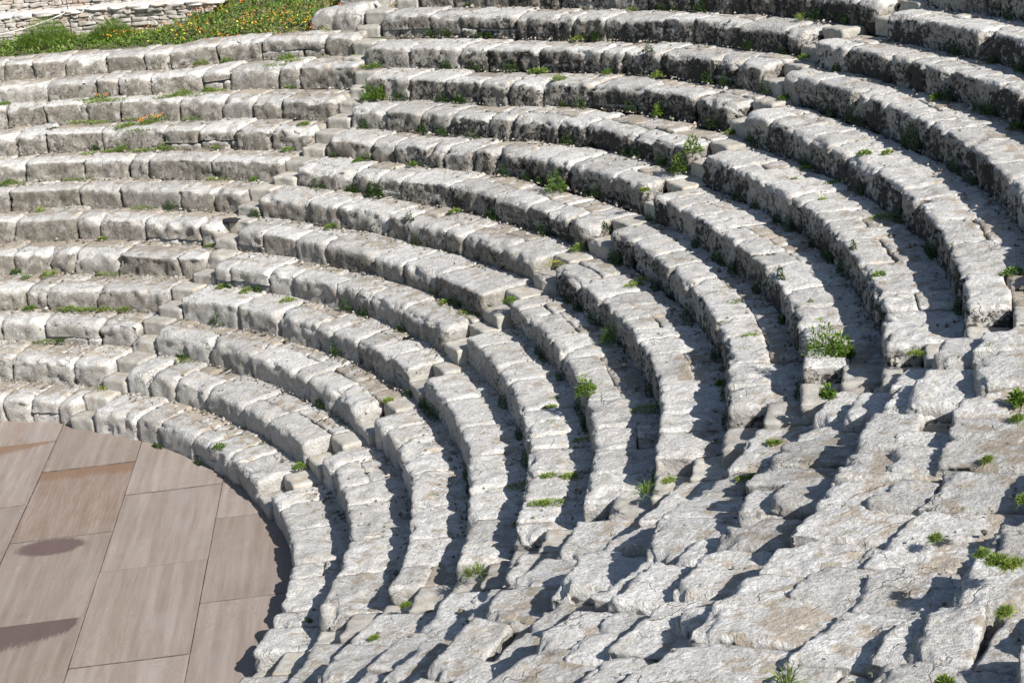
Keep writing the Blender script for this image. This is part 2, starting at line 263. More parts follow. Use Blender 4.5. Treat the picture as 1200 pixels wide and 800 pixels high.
# ------------------------------------------------------------------ the plan of the theatre
R0, DT, H = 8.7569, 0.7666, 0.40
TH = np.arange(60, -51, -5.)
TR, TZ = [[[[.0,.004,.045,.104,.106,.104,.141,.198,.215,.183,.063,.003,.0,.0,.0,.0,.0,.0,.0,.0,.0,.0,.0],[.001,.037,.2,.22,.213,.129,.112,.166,.191,.173,.072,.005,.0,.0,.0,.0,.0,.0,.0,.0,.0,.0,.0],[.001,.018,.129,.22,.22,.201,.145,.144,.144,.123,.046,.003,.0,.0,.0,.0,.0,.0,.0,.0,.0,.0,.0],[.001,.01,.044,.059,.062,.077,.156,.182,.182,.157,.064,.004,.0,.0,.0,.0,.0,.0,.0,.0,.0,.0,.0],[.005,.064,.154,.176,.167,.129,.071,.08,.076,.041,.007,.0,.0,.0,.0,.0,.0,.0,.0,.0,.0,.0,.0],[.022,.154,.22,.22,.22,.144,.007,-.002,-.002,-.002,-.001,-.0,-.0,-.0,-.0,-.0,-.0,-.0,-.0,-.0,-.0,-.0,-.0],[.044,.203,.22,.22,.22,.112,.037,.039,.038,.033,.014,.001,.0,.0,.0,.0,.0,.0,.0,.0,.0,.0,.0],[.012,.045,.062,.065,.059,.028,.014,.022,.021,.011,.002,.0,.0,.0,.0,.0,.0,.0,.0,.0,.0,.0,.0],[.033,.075,.079,.07,.052,.017,.001,.0,.0,.0,.0,.0,.0,.0,.0,.0,.0,.0,.0,.0,.0,.0,.0],[.183,.22,.22,.22,.22,.048,.002,.0,.0,.0,.0,.0,.0,.0,.0,.0,.0,.0,.0,.0,.0,.0,.0],[-.11,-.216,-.22,-.22,-.17,.02,.22,.22,.22,.117,.014,.001,.0,.0,.0,.0,.0,.0,.0,.0,.0,.0,.0],[-.22,-.22,-.22,-.22,-.22,.22,.22,.22,.22,.22,.141,.006,.0,.0,.0,.0,.0,.0,.0,.0,.0,.0,.0],[-.038,-.168,-.22,-.217,.078,.22,.22,.22,.22,.22,.152,.005,.0,.0,.0,.0,.0,.0,.0,.0,.0,.0,.0],[-.0,-.0,-.0,.0,.015,.156,.22,.22,.22,.148,.014,.0,.0,.0,.0,.0,.0,.0,.0,.0,.0,.0,.0],[-.0,-.0,.0,.0,.0,.0,.0,.001,.0,.0,.0,.0,.0,.0,.0,.0,.0,.0,.0,.0,.0,.0,.0]],[[.0,.0,.0,.0,.0,.001,.011,.036,.045,.04,.025,.01,-.009,-.021,-.023,-.022,-.016,-.004,-.0,-.0,-.0,-.0,-.0],[.0,.0,.0,.0,.0,.0,.002,.002,-.006,-.017,-.032,-.052,-.065,-.051,-.035,-.025,-.014,-.002,-.0,-.0,-.0,-.0,-.0],[.0,.0,.0,.0,.0,.001,.014,.034,.023,-.007,-.034,-.034,-.027,-.033,-.038,-.029,-.009,-.001,-.0,-.0,-.0,-.0,-.0],[-.0,-.0,-.0,-.0,-.0,-.006,-.043,-.074,-.066,-.042,-.036,-.043,-.021,.007,.006,-.015,-.015,-.003,-.0,-.0,-.0,-.0,-.0],[-.0,-.0,-.0,-.0,-.002,-.037,-.103,-.133,-.152,-.142,-.097,-.085,-.096,-.114,-.106,-.09,-.071,-.028,-.002,-.0,-.0,-.0,-.0],[-.0,-.0,-.0,-.0,-.0,-.008,-.04,-.091,-.157,-.204,-.22,-.22,-.22,-.22,-.22,-.22,-.195,-.081,-.005,-.0,-.0,-.0,-.0],[-.0,-.0,-.0,-.0,-.001,-.013,-.082,-.142,-.182,-.22,-.22,-.22,-.22,-.22,-.22,-.22,-.215,-.08,-.005,-.0,-.0,-.0,-.0],[-.0,-.0,-.0,-.0,-.006,-.107,-.22,-.22,-.22,-.22,-.22,-.133,-.177,-.182,-.169,-.137,-.061,-.009,-.0,-.0,-.0,-.0,-.0],[-.0,-.0,-.0,-.0,-.007,-.138,-.22,-.22,-.22,-.22,-.22,-.05,-.0,.006,.012,.012,.005,.001,.0,.0,.0,.0,.0],[-.0,-.0,-.0,-.0,-.008,-.152,-.22,-.22,-.22,-.22,-.22,-.046,.032,.069,.072,.064,.045,.013,.001,.0,.0,.0,.0],[-.0,-.0,-.0,-.0,-.009,-.15,-.22,-.22,-.22,-.22,-.22,.003,.195,.22,.22,.22,.22,.07,.003,.0,.0,.0,.0],[-.0,-.0,-.0,-.0,-.001,-.016,-.113,-.22,-.22,-.162,-.033,.063,.22,.22,.22,.22,.22,.059,.002,.0,.0,.0,.0],[-.0,-.0,-.0,-.0,-.0,-.0,-.0,-.0,-.0,-.0,.003,.085,.22,.22,.22,.22,.22,.058,.002,.0,.0,.0,.0],[-.0,-.0,-.0,-.0,-.0,-.0,-.0,-.0,.0,.0,.0,.008,.078,.22,.22,.201,.06,.005,.0,.0,.0,.0,.0],[-.0,-.0,-.0,-.0,-.0,-.0,-.0,.0,.0,.0,.0,.0,.0,.0,.0,.0,.0,.0,.0,.0,.0,.0,.0]],[[.0,.0,.0,.0,.0,.0,.0,.0,.0,.0,.0,.0,.0,.003,.015,.027,.032,.028,.008,-.025,-.057,-.075,-.069],[.0,.0,.0,.0,.0,.0,.0,.0,.0,.0,.0,.0,.003,.016,.027,.036,.046,.04,.004,-.035,-.062,-.074,-.064],[.0,.0,.0,.0,.0,.0,.0,.0,.0,.0,.0,.0,.007,.023,.034,.047,.067,.082,.07,.053,.04,.029,.02],[.0,.0,.0,.0,.0,.0,.0,.0,.0,.0,.0,.0,.006,.016,.018,.021,.03,.049,.065,.071,.076,.079,.072],[-.0,-.0,-.0,-.0,-.0,-.0,-.0,-.0,.0,.0,.0,.0,.002,.016,.027,.024,.011,.0,-.001,.001,.008,.014,.015],[-.0,-.0,-.0,-.0,-.0,-.0,-.0,-.0,-.0,-.0,-.0,-.0,-.009,-.032,-.05,-.068,-.082,-.073,-.032,.005,.011,.009,.008],[-.0,-.0,-.0,-.0,-.0,-.0,-.0,-.0,-.0,-.0,-.0,-.001,-.016,-.082,-.12,-.12,-.098,-.066,-.033,-.001,.018,.027,.029],[-.0,-.0,-.0,-.0,-.0,-.0,-.0,-.0,-.0,-.0,-.0,-.002,-.025,-.058,-.064,-.063,-.06,-.049,-.019,.002,-.005,-.021,-.029],[-.0,-.0,-.0,-.0,-.0,-.0,-.0,-.0,-.0,-.0,-.0,-.003,-.039,-.089,-.105,-.124,-.146,-.105,-.035,-.008,-.012,-.016,-.015],[.0,.0,.0,.0,.0,.0,.0,.0,.0,.0,.0,.0,.004,.008,.001,-.019,-.043,-.036,-.018,-.008,-.004,-.01,-.015],[.0,.0,.0,.0,.0,.0,.0,.0,.0,.0,.0,.0,.007,.053,.1,.099,.08,.064,.059,.043,.015,-.005,-.011],[.0,.0,.0,.0,.0,.0,.0,.0,.0,.0,.0,.002,.055,.22,.22,.22,.22,.17,.132,.1,.071,.039,.007],[-.0,-.0,-.0,-.0,-.0,-.0,-.0,-.0,-.0,-.0,-.0,.0,.002,.019,.045,.086,.157,.216,.22,.166,.063,.013,.001],[-.0,-.0,-.0,-.0,-.0,-.0,-.0,-.0,-.0,-.0,-.0,-.002,-.022,-.033,-.008,.036,.078,.082,.065,.036,.005,.0,.0],[-.0,-.0,-.0,-.0,-.0,-.0,-.0,-.0,-.0,-.0,-.0,-.0,-.003,-.012,-.005,.025,.049,.036,.011,.001,.0,.0,.0]]],[[[.001,.005,.012,.009,.001,-.003,.0,.008,.013,.014,.01,.002,.0,.0,.0,.0,.0,.0,.0,.0,.0,.0,.0],[.002,.015,.029,.024,.011,-.003,-.004,.004,.01,.012,.009,.003,.0,.0,.0,.0,.0,.0,.0,.0,.0,.0,.0],[.001,.007,.016,.017,.014,.006,.001,.002,.003,.004,.003,.001,.0,.0,.0,.0,.0,.0,.0,.0,.0,.0,.0],[.0,.0,.0,.001,.001,.002,.004,.005,.005,.005,.003,.001,.0,.0,.0,.0,.0,.0,.0,.0,.0,.0,.0],[.002,.006,.008,.007,.006,.004,.003,.003,.003,.002,.001,.0,.0,.0,.0,.0,.0,.0,.0,.0,.0,.0,.0],[.007,.017,.021,.021,.019,.011,.001,-.001,-.001,-.001,-.001,-.0,-.0,-.0,-.0,-.0,-.0,-.0,-.0,-.0,-.0,-.0,-.0],[.01,.019,.022,.023,.022,.011,.002,.001,.001,.001,.0,.0,.0,.0,.0,.0,.0,.0,.0,.0,.0,.0,.0],[.001,.002,.003,.003,.003,.002,.001,.001,.001,.001,.0,.0,.0,.0,.0,.0,.0,.0,.0,.0,.0,.0,.0],[.005,.006,.005,.003,.002,.0,.0,.0,.0,.0,.0,.0,.0,.0,.0,.0,.0,.0,.0,.0,.0,.0,.0],[.02,.025,.026,.024,.019,.01,.004,.004,.003,.001,.0,.0,.0,.0,.0,.0,.0,.0,.0,.0,.0,.0,.0],[-.008,-.011,-.012,-.012,-.008,.018,.051,.06,.056,.04,.013,.002,.0,.0,.0,.0,.0,.0,.0,.0,.0,.0,.0],[-.039,-.053,-.056,-.054,-.027,.057,.082,.084,.082,.072,.042,.007,.0,.0,.0,.0,.0,.0,.0,.0,.0,.0,.0],[-.018,-.038,-.047,-.038,.023,.099,.117,.119,.115,.1,.053,.008,.0,.0,.0,.0,.0,.0,.0,.0,.0,.0,.0],[-.0,-.001,-.002,.0,.018,.063,.097,.106,.097,.062,.017,.002,.0,.0,.0,.0,.0,.0,.0,.0,.0,.0,.0],[-.0,-.0,-.0,.0,.0,.002,.005,.007,.005,.002,.0,.0,.0,.0,.0,.0,.0,.0,.0,.0,.0,.0,.0]],[[.0,.0,.0,.0,.0,.001,.003,.005,.006,.006,.006,.002,-.002,-.003,-.001,.0,.002,.002,.0,.0,.0,.0,.0],[.0,.0,.0,.0,.0,.001,.004,.005,.003,.0,-.003,-.008,-.012,-.009,-.001,.006,.011,.009,.002,.0,.0,.0,.0],[.0,.0,.0,.0,.0,.002,.009,.011,.007,.001,-.003,-.003,-.001,-.002,-.003,-.0,.004,.003,.0,.0,.0,.0,.0],[.0,.0,.0,.0,.0,.001,-.0,-.002,-.002,.0,-.0,-.001,.004,.012,.015,.017,.017,.009,.001,.0,.0,.0,.0],[.0,.0,.0,.0,.002,.005,.004,-.0,-.005,-.006,-.005,-.006,-.009,-.007,-.0,.008,.014,.013,.004,.0,.0,.0,.0],[.0,.0,.0,.0,.003,.013,.014,.007,-.002,-.012,-.029,-.048,-.048,-.038,-.03,-.023,-.018,-.012,-.003,-.0,-.0,-.0,-.0],[.0,.0,.0,-.0,-.0,-.001,-.001,-.003,-.007,-.015,-.034,-.062,-.061,-.048,-.039,-.036,-.033,-.023,-.005,-.0,-.0,-.0,-.0],[-.0,-.0,-.0,-.0,-.007,-.031,-.046,-.048,-.047,-.044,-.041,-.048,-.051,-.042,-.035,-.031,-.023,-.009,-.001,-.0,-.0,-.0,-.0],[-.0,-.0,-.0,-.001,-.011,-.05,-.076,-.083,-.084,-.082,-.07,-.032,-.008,-.008,-.01,-.009,-.007,-.002,-.0,-.0,-.0,-.0,-.0],[-.0,-.0,-.0,-.001,-.011,-.051,-.077,-.084,-.085,-.083,-.07,-.026,.004,.006,.004,.002,.0,-.001,-.0,-.0,-.0,-.0,-.0],[-.0,-.0,-.0,-.001,-.009,-.038,-.057,-.062,-.063,-.061,-.048,.001,.035,.041,.041,.039,.034,.02,.004,.0,.0,.0,.0],[-.0,-.0,-.0,-.0,-.002,-.013,-.034,-.045,-.046,-.039,-.016,.028,.055,.061,.062,.06,.053,.03,.005,.0,.0,.0,.0],[-.0,-.0,-.0,-.0,-.0,-.0,-.001,-.003,-.003,-.001,.006,.038,.068,.076,.078,.075,.065,.032,.004,.0,.0,.0,.0],[-.0,-.0,-.0,-.0,-.0,-.0,-.0,-.0,-.0,.0,.001,.013,.042,.062,.067,.06,.037,.01,.001,.0,.0,.0,.0],[-.0,-.0,-.0,-.0,-.0,-.0,-.0,.0,.0,.0,.0,.0,.001,.003,.004,.003,.001,.0,.0,.0,.0,.0,.0]],[[-.0,-.0,-.0,-.0,-.0,-.0,-.0,-.0,-.0,-.0,-.0,-.0,-.002,-.009,-.016,-.023,-.031,-.033,-.02,.0,.018,.029,.032],[-.0,-.0,-.0,-.0,-.0,-.0,-.0,-.0,-.0,-.0,-.0,-.001,-.008,-.012,-.007,.0,.003,-.002,-.001,.01,.024,.034,.036],[-.0,-.0,-.0,-.0,-.0,-.0,-.0,-.0,-.0,-.0,-.0,-.003,-.01,-.009,-.001,.012,.024,.025,.008,-.008,-.01,-.004,.001],[.0,.0,.0,.0,.0,.0,.0,.0,.0,.0,-.0,-.0,-.002,-.003,-.002,.001,.006,.014,.01,-.006,-.019,-.023,-.023],[.0,.0,.0,.0,.0,.0,.0,.0,.0,.0,.0,.001,.007,.013,.013,.007,-.001,-.004,.006,.015,.01,.001,-.004],[.0,.0,.0,.0,.0,.0,.0,.0,.0,.0,.0,.001,.006,.006,-.001,-.012,-.024,-.03,-.027,-.019,-.013,-.008,-.006],[.0,.0,.0,.0,.0,.0,.0,-.0,-.0,-.0,-.0,-.001,-.007,-.014,-.018,-.017,-.012,-.005,-.001,-.001,-.006,-.013,-.019],[-.0,-.0,-.0,-.0,-.0,-.0,-.0,-.0,-.0,-.0,-.0,-.001,-.002,-.003,-.003,-.004,-.004,.004,.025,.045,.053,.056,.057],[.0,.0,.0,.0,.0,.0,.0,.0,-.0,-.0,-.0,-.0,-.001,-.002,-.007,-.016,-.021,-.005,.017,.019,.013,.014,.022],[.0,.0,.0,.0,.0,.0,.0,.0,.0,.0,.0,.002,.007,.008,.004,-.003,-.009,-.004,.005,.011,.014,.02,.032],[.0,.0,.0,.0,.0,.0,.0,.0,.0,.0,.0,.002,.01,.021,.02,.012,.005,.004,.007,.002,-.012,-.023,-.022],[.0,.0,.0,.0,.0,.0,.0,.0,.0,.0,.0,.004,.024,.044,.042,.029,.016,.009,.006,.0,-.011,-.024,-.028],[-.0,-.0,-.0,-.0,-.0,-.0,-.0,-.0,-.0,-.0,-.0,-.0,-.002,-.003,-.002,.001,.009,.015,.017,.012,.003,-.003,-.002],[-.0,-.0,-.0,-.0,-.0,-.0,-.0,-.0,-.0,-.0,-.0,-.003,-.011,-.011,-.006,.0,.004,.004,.003,.002,.001,.0,.0],[-.0,-.0,-.0,-.0,-.0,-.0,-.0,-.0,-.0,-.0,-.0,-.001,-.005,-.008,-.005,.001,.004,.0,-.004,-.004,-.001,-.0,-.0]]]]
def rowR(k, th, w):
    """front edge radius of row k at angle th (degrees), wedge w (0 left .. 3 right)"""
    w2 = min(w, 2); kk = min(max(k, 1), 15); d = np.interp(-th, -TH, np.array(TR[w2][kk-1]))
    if w == 3: d = d*.5*sstep(-54, -46, th) + np.interp(th, [-54, -50, -45], [0., .08, .28])*min(1., k/8)
    return R0 + (k-1)*DT + d
def rowZ(k, th, w):
    if k < 1: return np.zeros_like(np.asarray(th, float))
    w2 = min(w, 2); kk = min(k, 15); d = np.interp(-th, -TH, np.array(TZ[w2][kk-1]))
    if w == 3: d = d*0.5 + sstep(-49, -58, th)*np.interp(k, [1, 5, 8, 10, 13, 17], [0., .20, .34, .12, -.40, -.60])
    return k*H + d
STA = {1: 23.8, 2: 23.2, 3: 23.6, 4: 23.2, 5: 22.2, 6: 22.8, 7: 23.0, 8: 21.7, 9: 21.4, 10: 21.4, 11: 22.0, 12: 24.0, 13: 25.0}
STB = {1: -12.0, 2: -12.0, 3: -12.8, 4: -12.9, 5: -11.8, 6: -11.7, 7: -11.9, 8: -12.8, 9: -12.7, 10: -12.1, 11: -11.0, 12: -10., 13: -9.8, 14: -12.4}
STC = {1: -42.7, 2: -41.9, 3: -42.6, 4: -43.7, 5: -44.2, 6: -44.9, 7: -44.2, 8: -43.4, 9: -43.2, 10: -45.5, 11: -45.5}
def stairs_at(j, k):
    """angles (high, low) of the notch of stairway j in row k"""
    wdt = math.degrees(.60/(R0 + k*DT))
    if j == 0: a = STA.get(k, 23.5); return a + wdt, a
    if j == 1: a = STB.get(k, -12.); return a + wdt, a
    if j == 2: a = STC.get(k, -45.0); return a, a - wdt
def wedge_span(w, k):
    if w == 0: return 69.0, stairs_at(0, k)[0]
    if w == 1: return stairs_at(0, k)[1], stairs_at(1, k)[0]
    if w == 2: return stairs_at(1, k)[1], stairs_at(2, k)[0]
    return stairs_at(2, k)[1], -80.0
NROWS = {0: 12, 1: 17, 2: 17, 3: 17}

def tread_lift(R, th, w, k):
    d = R - float(rowR(k, th, w)); return (.055, .05, .012, .03)[w]*float(sstep(.05, .75, d)) if k >= 1 else 0.
def crust_level(w, k, th):
    if w == 0: return .22 if k < 8 else .34
    if w == 1:
        a = np.interp(k, [1, 4, 6, 8, 10, 17], [.12, .22, .38, .62, .8, .85]); return a*np.interp(th, [-12, 5, 15, 24], [1.1, 1.0, .75, .5])
    if w == 2: return np.interp(k, [1, 4, 6, 8, 17], [.15, .3, .5, .75, .9])
    return .35
def patina_level(w, k, th):
    if w == 0: return np.interp(k, [1, 3, 6], [.45, .7, 1.0])
    if w == 1: return np.interp(k, [1, 4, 7], [.18, .5, .9])
    if w == 2: return np.interp(k, [1, 5, 9], [.15, .35, .55])
    return .45
rng = np.random.default_rng(11)

def stone(parent, name, w, k, thA, length, d0, d1, ztop_off, thick, ms, mat=None, j0=(0, 0), j1=(0, 0), worn=1., chf=.06, chan=False,
          stain=.5, crust=.0, fo=0., tilt=0., back=True, minres=.0, zbase=None, rough=1., twist=0., arch=1., patina=.5, slope=0., chip=.0):
    """one stone of a row: length along the arc, d0..d1 behind the riser line, top at the tread level + ztop_off."""
    thm = thA - math.degrees(length/2/(R0 + k*DT)); Rm = float(rowR(k, thm, w)) + d0
    a = math.radians(thm); ctr = np.array([Rm*math.cos(a), Rm*math.sin(a), k*H])
    dist = np.linalg.norm(ctr - CAM); res = min(max(dist*.00197, .018), .056); res = max(res, minres, .11 if (thm > 38 + k*1.35 + 3 or thm < -73) else 0)
    dp = d1 - d0
    nx = max(3, round(length/res)); ny = max(3, round(dp/res)); nz = max(2, round(thick/res))
    g, Q = box_lattice(nx, ny, nz, back)
    seed = rng.uniform(0, 90, 3)
    sz = np.array([length, dp, thick], np.float32); p = g*sz
    # worn edges: radii vary along the stone
    q0 = (p + np.array([-math.radians(thA)*(R0 + k*DT), k*5.3, w*9. + (seed[0] if w == 3 else 0)])).astype(np.float32)
    n1 = noise(q0, 5., 3); n2 = noise(q0, 14., 4) + .6*noise(q0, 30., 5)
    endw = np.abs(2*g[:, 0] - 1)**3*arch
    rs = np.clip((.009 + .008*n1 + .012*n2)*worn, .003, length*.3)
    rd = np.clip(chf*(.75 + 1.0*endw + .9*n1 + .65*n2), .008, dp*.45); rh = np.clip(chf*(.8 + 1.5*endw + 1.0*n1 - .5*n2), .008, thick*.62)
    lo = np.stack([rs, rd, np.full_like(rs, 1e-4)], -1); hi = np.stack([length - rs, np.full_like(rs, dp - .012), thick - rh], -1)
    qc = np.clip(p, lo, hi); rr = np.stack([rs, np.where(p[:, 1] < dp*.5, rd, .012), rh], -1)
    v = (p - qc)/rr; vn = np.linalg.norm(v, axis=1, keepdims=True); va = np.abs(v); vp = ((va**1.35).sum(1, keepdims=True))**(1/1.35)
    nrm = np.where(vn > 1e-6, v/np.maximum(vn, 1e-6), 0)
    p2 = np.where(vp > 1, qc + rr*v/np.maximum(vp, 1e-6)*np.minimum(1, va.max(1, keepdims=True)), p)
    s, d, h = p2[:, 0], p2[:, 1], p2[:, 2]
    front = g[:, 1] < .5/ny; topm = sstep(thick - .10, thick - .01, h)
    # foot channel behind the seat
    if chan is not False: h = h + (.055, .05, .012, .03)[w]*sstep(.05, .75, d + d0)*topm - (.018*sstep(.40, .50, d + d0 + .04*n1)*topm if chan else 0)
    # slanting joints
    t = s/length; sl = j0[0]*(1-t) + j1[0]*t; sk = j0[1]*(1-t) + j1[1]*t
    s = s + sl*(h/thick - .5) + sk*(d/dp - .5)
    d = d + fo + twist*(t - .5)
    h = h + tilt*(t - .5) + ztop_off + slope*(-.05 + .05*d/DT)*topm
    th = thA - np.degrees(s/(R0 + (k-1)*DT + (d0 + d1)/2))
    R = rowR(k, th, w) + d0 + d
    if zbase is None: z = rowZ(k, th, w) - thick + h
    else: z = zbase - thick + h
    c, sn = np.cos(np.radians(th)), np.sin(np.radians(th))
    P = np.stack([R*c, R*sn, z], -1)
    tg = np.stack([sn, -c, 0*c], -1); rd_ = np.stack([c, sn, 0*c], -1)
    N = tg*nrm[:, :1] + rd_*nrm[:, 1:2] + np.array([0, 0, 1.])*nrm[:, 2:3]
    # erosion
    sh_ = noise(q0, 9., 21); W = (P + (seed if w == 3 else seed*.0)).astype(np.float32); Ws = (P + seed).astype(np.float32)
    big = noise(W, 2.6, 7); md = noise(W, 7., 8); sm = noise(W, 18., 9)
    amp = rough*(.014*big + .013*md + .0085*sm + .007*noise(Ws, 4., 19))*(1 - (.45 if w == 3 else .15)*np.clip(nrm[:, 2], 0, 1))
    pit = sstep(.25, .7, noise(W, 12., 12))*(.024 + .022*crust)
    deep = sstep(.42, .8, noise(W, 4.5, 13))*.045
    upn = np.clip(nrm[:, 2], 0, 1)
    ed = 1 - np.abs(nrm).max(1)            # arris zone
    disp = amp - rough*(pit*(.35 + .65*(1-upn)) + deep*(ed*2.2*np.clip(1 - 1.4*np.abs(nrm[:, 0]), 0, 1) + .18))
    # broken spalls on the riser face
    sp_ = sstep(.25, .5, noise(W*np.array([1, 1, 1.6], np.float32), 3.6, 15))*.030*rough
    disp -= sp_*(1-upn)*(nrm[:, 1] < -.2)
    frn = np.clip(1 - 1.4*np.abs(nrm[:, 0]), 0, 1)
    disp -= rough*sstep(.15, .55, sh_)*.026*sstep(.05, .25, ed)*frn
    P = P + N*disp[:, None]
    if res < .03: P = P + N*((.0035*noise(W, 42., 16) - .005*sstep(.35, .7, noise(W, 30., 17)))*rough)[:, None]
    # corners knocked off
    if rng.random() < chip:
        for _ in range(rng.integers(1, 3)):
            ce = g[:, 0]*length - (0 if rng.random() < .5 else length); br = rng.uniform(.09, .24)
            fb = rng.uniform(0, .08); dist_ = np.sqrt(ce**2 + (g[:, 1]*dp - fb)**2 + ((1 - g[:, 2])*thick*.9)**2) + .025*md + .02*sm
            push = np.clip(br - dist_, 0, None)*rng.uniform(.5, .8); dir_ = rd_*.75 + np.array([0, 0, -.75]) - tg*np.sign(ce.sum())*.35
            P = P + dir_*push[:, None]
    side = (1 - upn)
    mk = np.empty((len(P), 4), np.float32)
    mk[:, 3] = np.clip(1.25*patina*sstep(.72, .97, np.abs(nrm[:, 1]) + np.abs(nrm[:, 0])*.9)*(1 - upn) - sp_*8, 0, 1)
    lowz = 1 - sstep(0, thick, g[:, 2]*thick)
    mk[:, 0] = np.clip(crust*(side*(.75 + .5*lowz) + .10), 0, 1)
    mk[:, 1] = stain*(sstep(.10, .34, d + d0)*.9 + .1)*(.3 + .7*upn)
    mk[:, 2] = rng.uniform(.1, 1.) if w < 3 else rng.uniform(.0, 1.25)
    ms.append(mesh_obj(name, P, Q, mat or M_STONE, parent, mk))
    return ms[-1]

ORD = ['', 'first', 'second', 'third', 'fourth', 'fifth', 'sixth', 'seventh', 'eighth', 'ninth', 'tenth', 'eleventh', 'twelfth', 'thirteenth', 'fourteenth', 'fifteenth', 'sixteenth', 'seventeenth']
WPLACE = ['left of the leftmost stairway', 'between the leftmost and middle stairways', 'between the middle and right stairways', 'right of the right stairway']
WGROUP = ['seat rows left of the leftmost stairway', 'seat rows between the leftmost and middle stairways', 'seat rows between the middle and right stairways', 'worn seat rows right of the right stairway']
LOOK = ['brown-faced seat row', 'long seat row', 'curving seat row', 'badly worn seat row']
all_stones = []
NST = [0]
def build_row(w, k):
    a0, a1 = wedge_span(w, k)
    am = (a0 + a1)/2; R = float(rowR(k, am, w)); z = float(rowZ(k-1, am, w))
    loc = (R*math.cos(math.radians(am)), R*math.sin(math.radians(am)), z)
    root = empty('seat_row', loc, f'{ORD[k]} {LOOK[w]} up from the wooden floor, {WPLACE[w]}', 'seat row', WGROUP[w])
    arc = math.radians(a0 - a1)*(R0 + (k-1)*DT + .35)
    def cuts(lo, hi, total, first=None):
        out = [0.]
        while out[-1] < total: out.append(out[-1] + rng.uniform(lo, hi))
        out[-1] = total
        if len(out) > 2 and out[-1] - out[-2] < lo*.7: out.pop(-2)
        return out
    far = w in (0, 1)
    lohi = [(.45, 1.5), (.42, 1.4), (.38, 1.15), (.5, 1.05)][w]
    cs = cuts(*lohi, arc)
    rough = [1.2, 1.15, 1.05, .85][w]; chf = [.115, .100, .068, .070][w]
    jt = [(rng.normal(0, .02 if rng.random() < .6 else .07), rng.normal(0, .035)) for _ in cs]
    jt[0] = jt[-1] = (0, 0)
    th_of = lambda s: a0 - math.degrees(s/(R0 + (k-1)*DT + .35))
    below = float(rowZ(k, am, w) - rowZ(k-1, am, w)); ms = []
    full_p = [.25, .4, .72, .85][w]
    runs = []                                    # stretches of front-only stones that need paving behind
    tp = fo = 0.
    for i in range(len(cs)-1):
        s0, s1 = cs[i], cs[i+1]; gap = (rng.uniform(.0005, .006) if rng.random() < .80 else rng.uniform(.012, .035)) if w < 3 else rng.uniform(.014, .04)
        L = s1 - s0 - gap; th0 = th_of(s0 + gap/2); thm = th_of((s0+s1)/2)
        cr = float(crust_level(w, k, thm))*rng.uniform(.6, 1.25)
        full = rng.random() < full_p
        d1 = DT + .10 if full else rng.uniform(.38, .50)
        fo = .5*fo + rng.normal(0, .012 if w < 3 else .04); tp = .7*tp + rng.normal(0, .006 if w < 3 else .036)
        if i == 0 or i == len(cs)-2: wr = 1.5
        else: wr = 1.
        stn = [.75, .55, .42, .75][w]*rng.uniform(.3, 1.3)
        if w == 1 and k > 7: stn *= .7
        kw = dict(worn=wr, chan=(True if full and w < 3 else None), stain=stn, fo=fo, patina=float(patina_level(w, k, thm))*rng.uniform(.6, 1.25), arch=rng.uniform(.0, 1.)**3*.9, chip=[.35, .35, .4, .6][w], slope=0., tilt=rng.normal(0, .012 if w < 3 else .022), back=not full, rough=rough*rng.uniform(.75, 1.3), twist=rng.normal(0, .010 if w < 3 else .06))
        thick = below + .10
        two = rng.random() < ([.07, .09, .08, .03][w]) and below > .3
        if two:
            split = rng.uniform(.10, .19)
            stone(root, 'stone_block', w, k, th0, L, 0, d1, tp, below - split, ms, j0=jt[i], j1=jt[i+1], chf=chf*rng.uniform(.6, 1.4), crust=cr, **kw)
            # thin course of smaller stones under it, set a little back
            cc = [0.]
            while cc[-1] < L: cc.append(cc[-1] + rng.uniform(.35, 1.0))
            cc[-1] = L
            if len(cc) > 2 and cc[-1]-cc[-2] < .12: cc.pop(-2)
            for q in range(len(cc)-1):
                stone(root, 'course_stone', w, k, th0 - math.degrees(cc[q]/R), cc[q+1]-cc[q]-.012, 0, .28, -(below-split) - .008, split + .06, ms, chf=.03, crust=min(1, cr*1.2), patina=float(patina_level(w, k, thm))*.8,
                      fo=fo + rng.uniform(.005, .045), stain=.2, rough=.8, worn=1., back=False)
        else:
            stone(root, 'stone_block', w, k, th0, L, 0, d1, tp, thick, ms, j0=jt[i], j1=jt[i+1], chf=chf*rng.uniform(.5, 1.5), crust=cr, **kw)
        if not full: runs.append([s0, s1, d1])
        if w == 3 and rng.random() < .55:       # broken pieces fill the foot of the worn risers
            c_ = 0.
            while c_ < L - .25:
                l_ = min(rng.uniform(.35, 1.0), L - c_)
                if rng.random() < .6:
                    hh_ = rng.uniform(.05, .15); dd_ = -rng.uniform(.22, .50)
                    stone(root, 'fallen_stone', w, k, th0 - math.degrees(c_/R), l_ - .02, dd_, .10, -(below - hh_), hh_ + .10, ms, chf=rng.uniform(.03, .10), crust=.25, fo=0, stain=.5, rough=.9, worn=2., back=False,
                          tilt=rng.normal(0, .02), twist=rng.normal(0, .03), patina=.3, chip=.5)
                c_ += l_
    # paving behind the narrow seats
    for (s0, s1, d1) in runs:
        c2 = [s0]
        while c2[-1] < s1: c2.append(c2[-1] + rng.uniform(.35, .9))
        c2[-1] = s1
        if len(c2) > 2 and c2[-1]-c2[-2] < .2: c2.pop(-2)
        for q in range(len(c2)-1):
            stone(root, 'paving_slab', w, k, th_of(c2[q]+.006), c2[q+1]-c2[q]-.006, d1 + .002, DT + .12, rng.uniform(-.012, .03) - (.02 if w == 2 else 0), .13, ms, chf=.012, crust=.1, rough=.75,
                  stain=rng.uniform(.5, 1.25)*(1.15 if w == 0 else .9), back=False, worn=.8, tilt=rng.normal(0, .008), chan=False)
    all_stones.extend(ms)
    return root

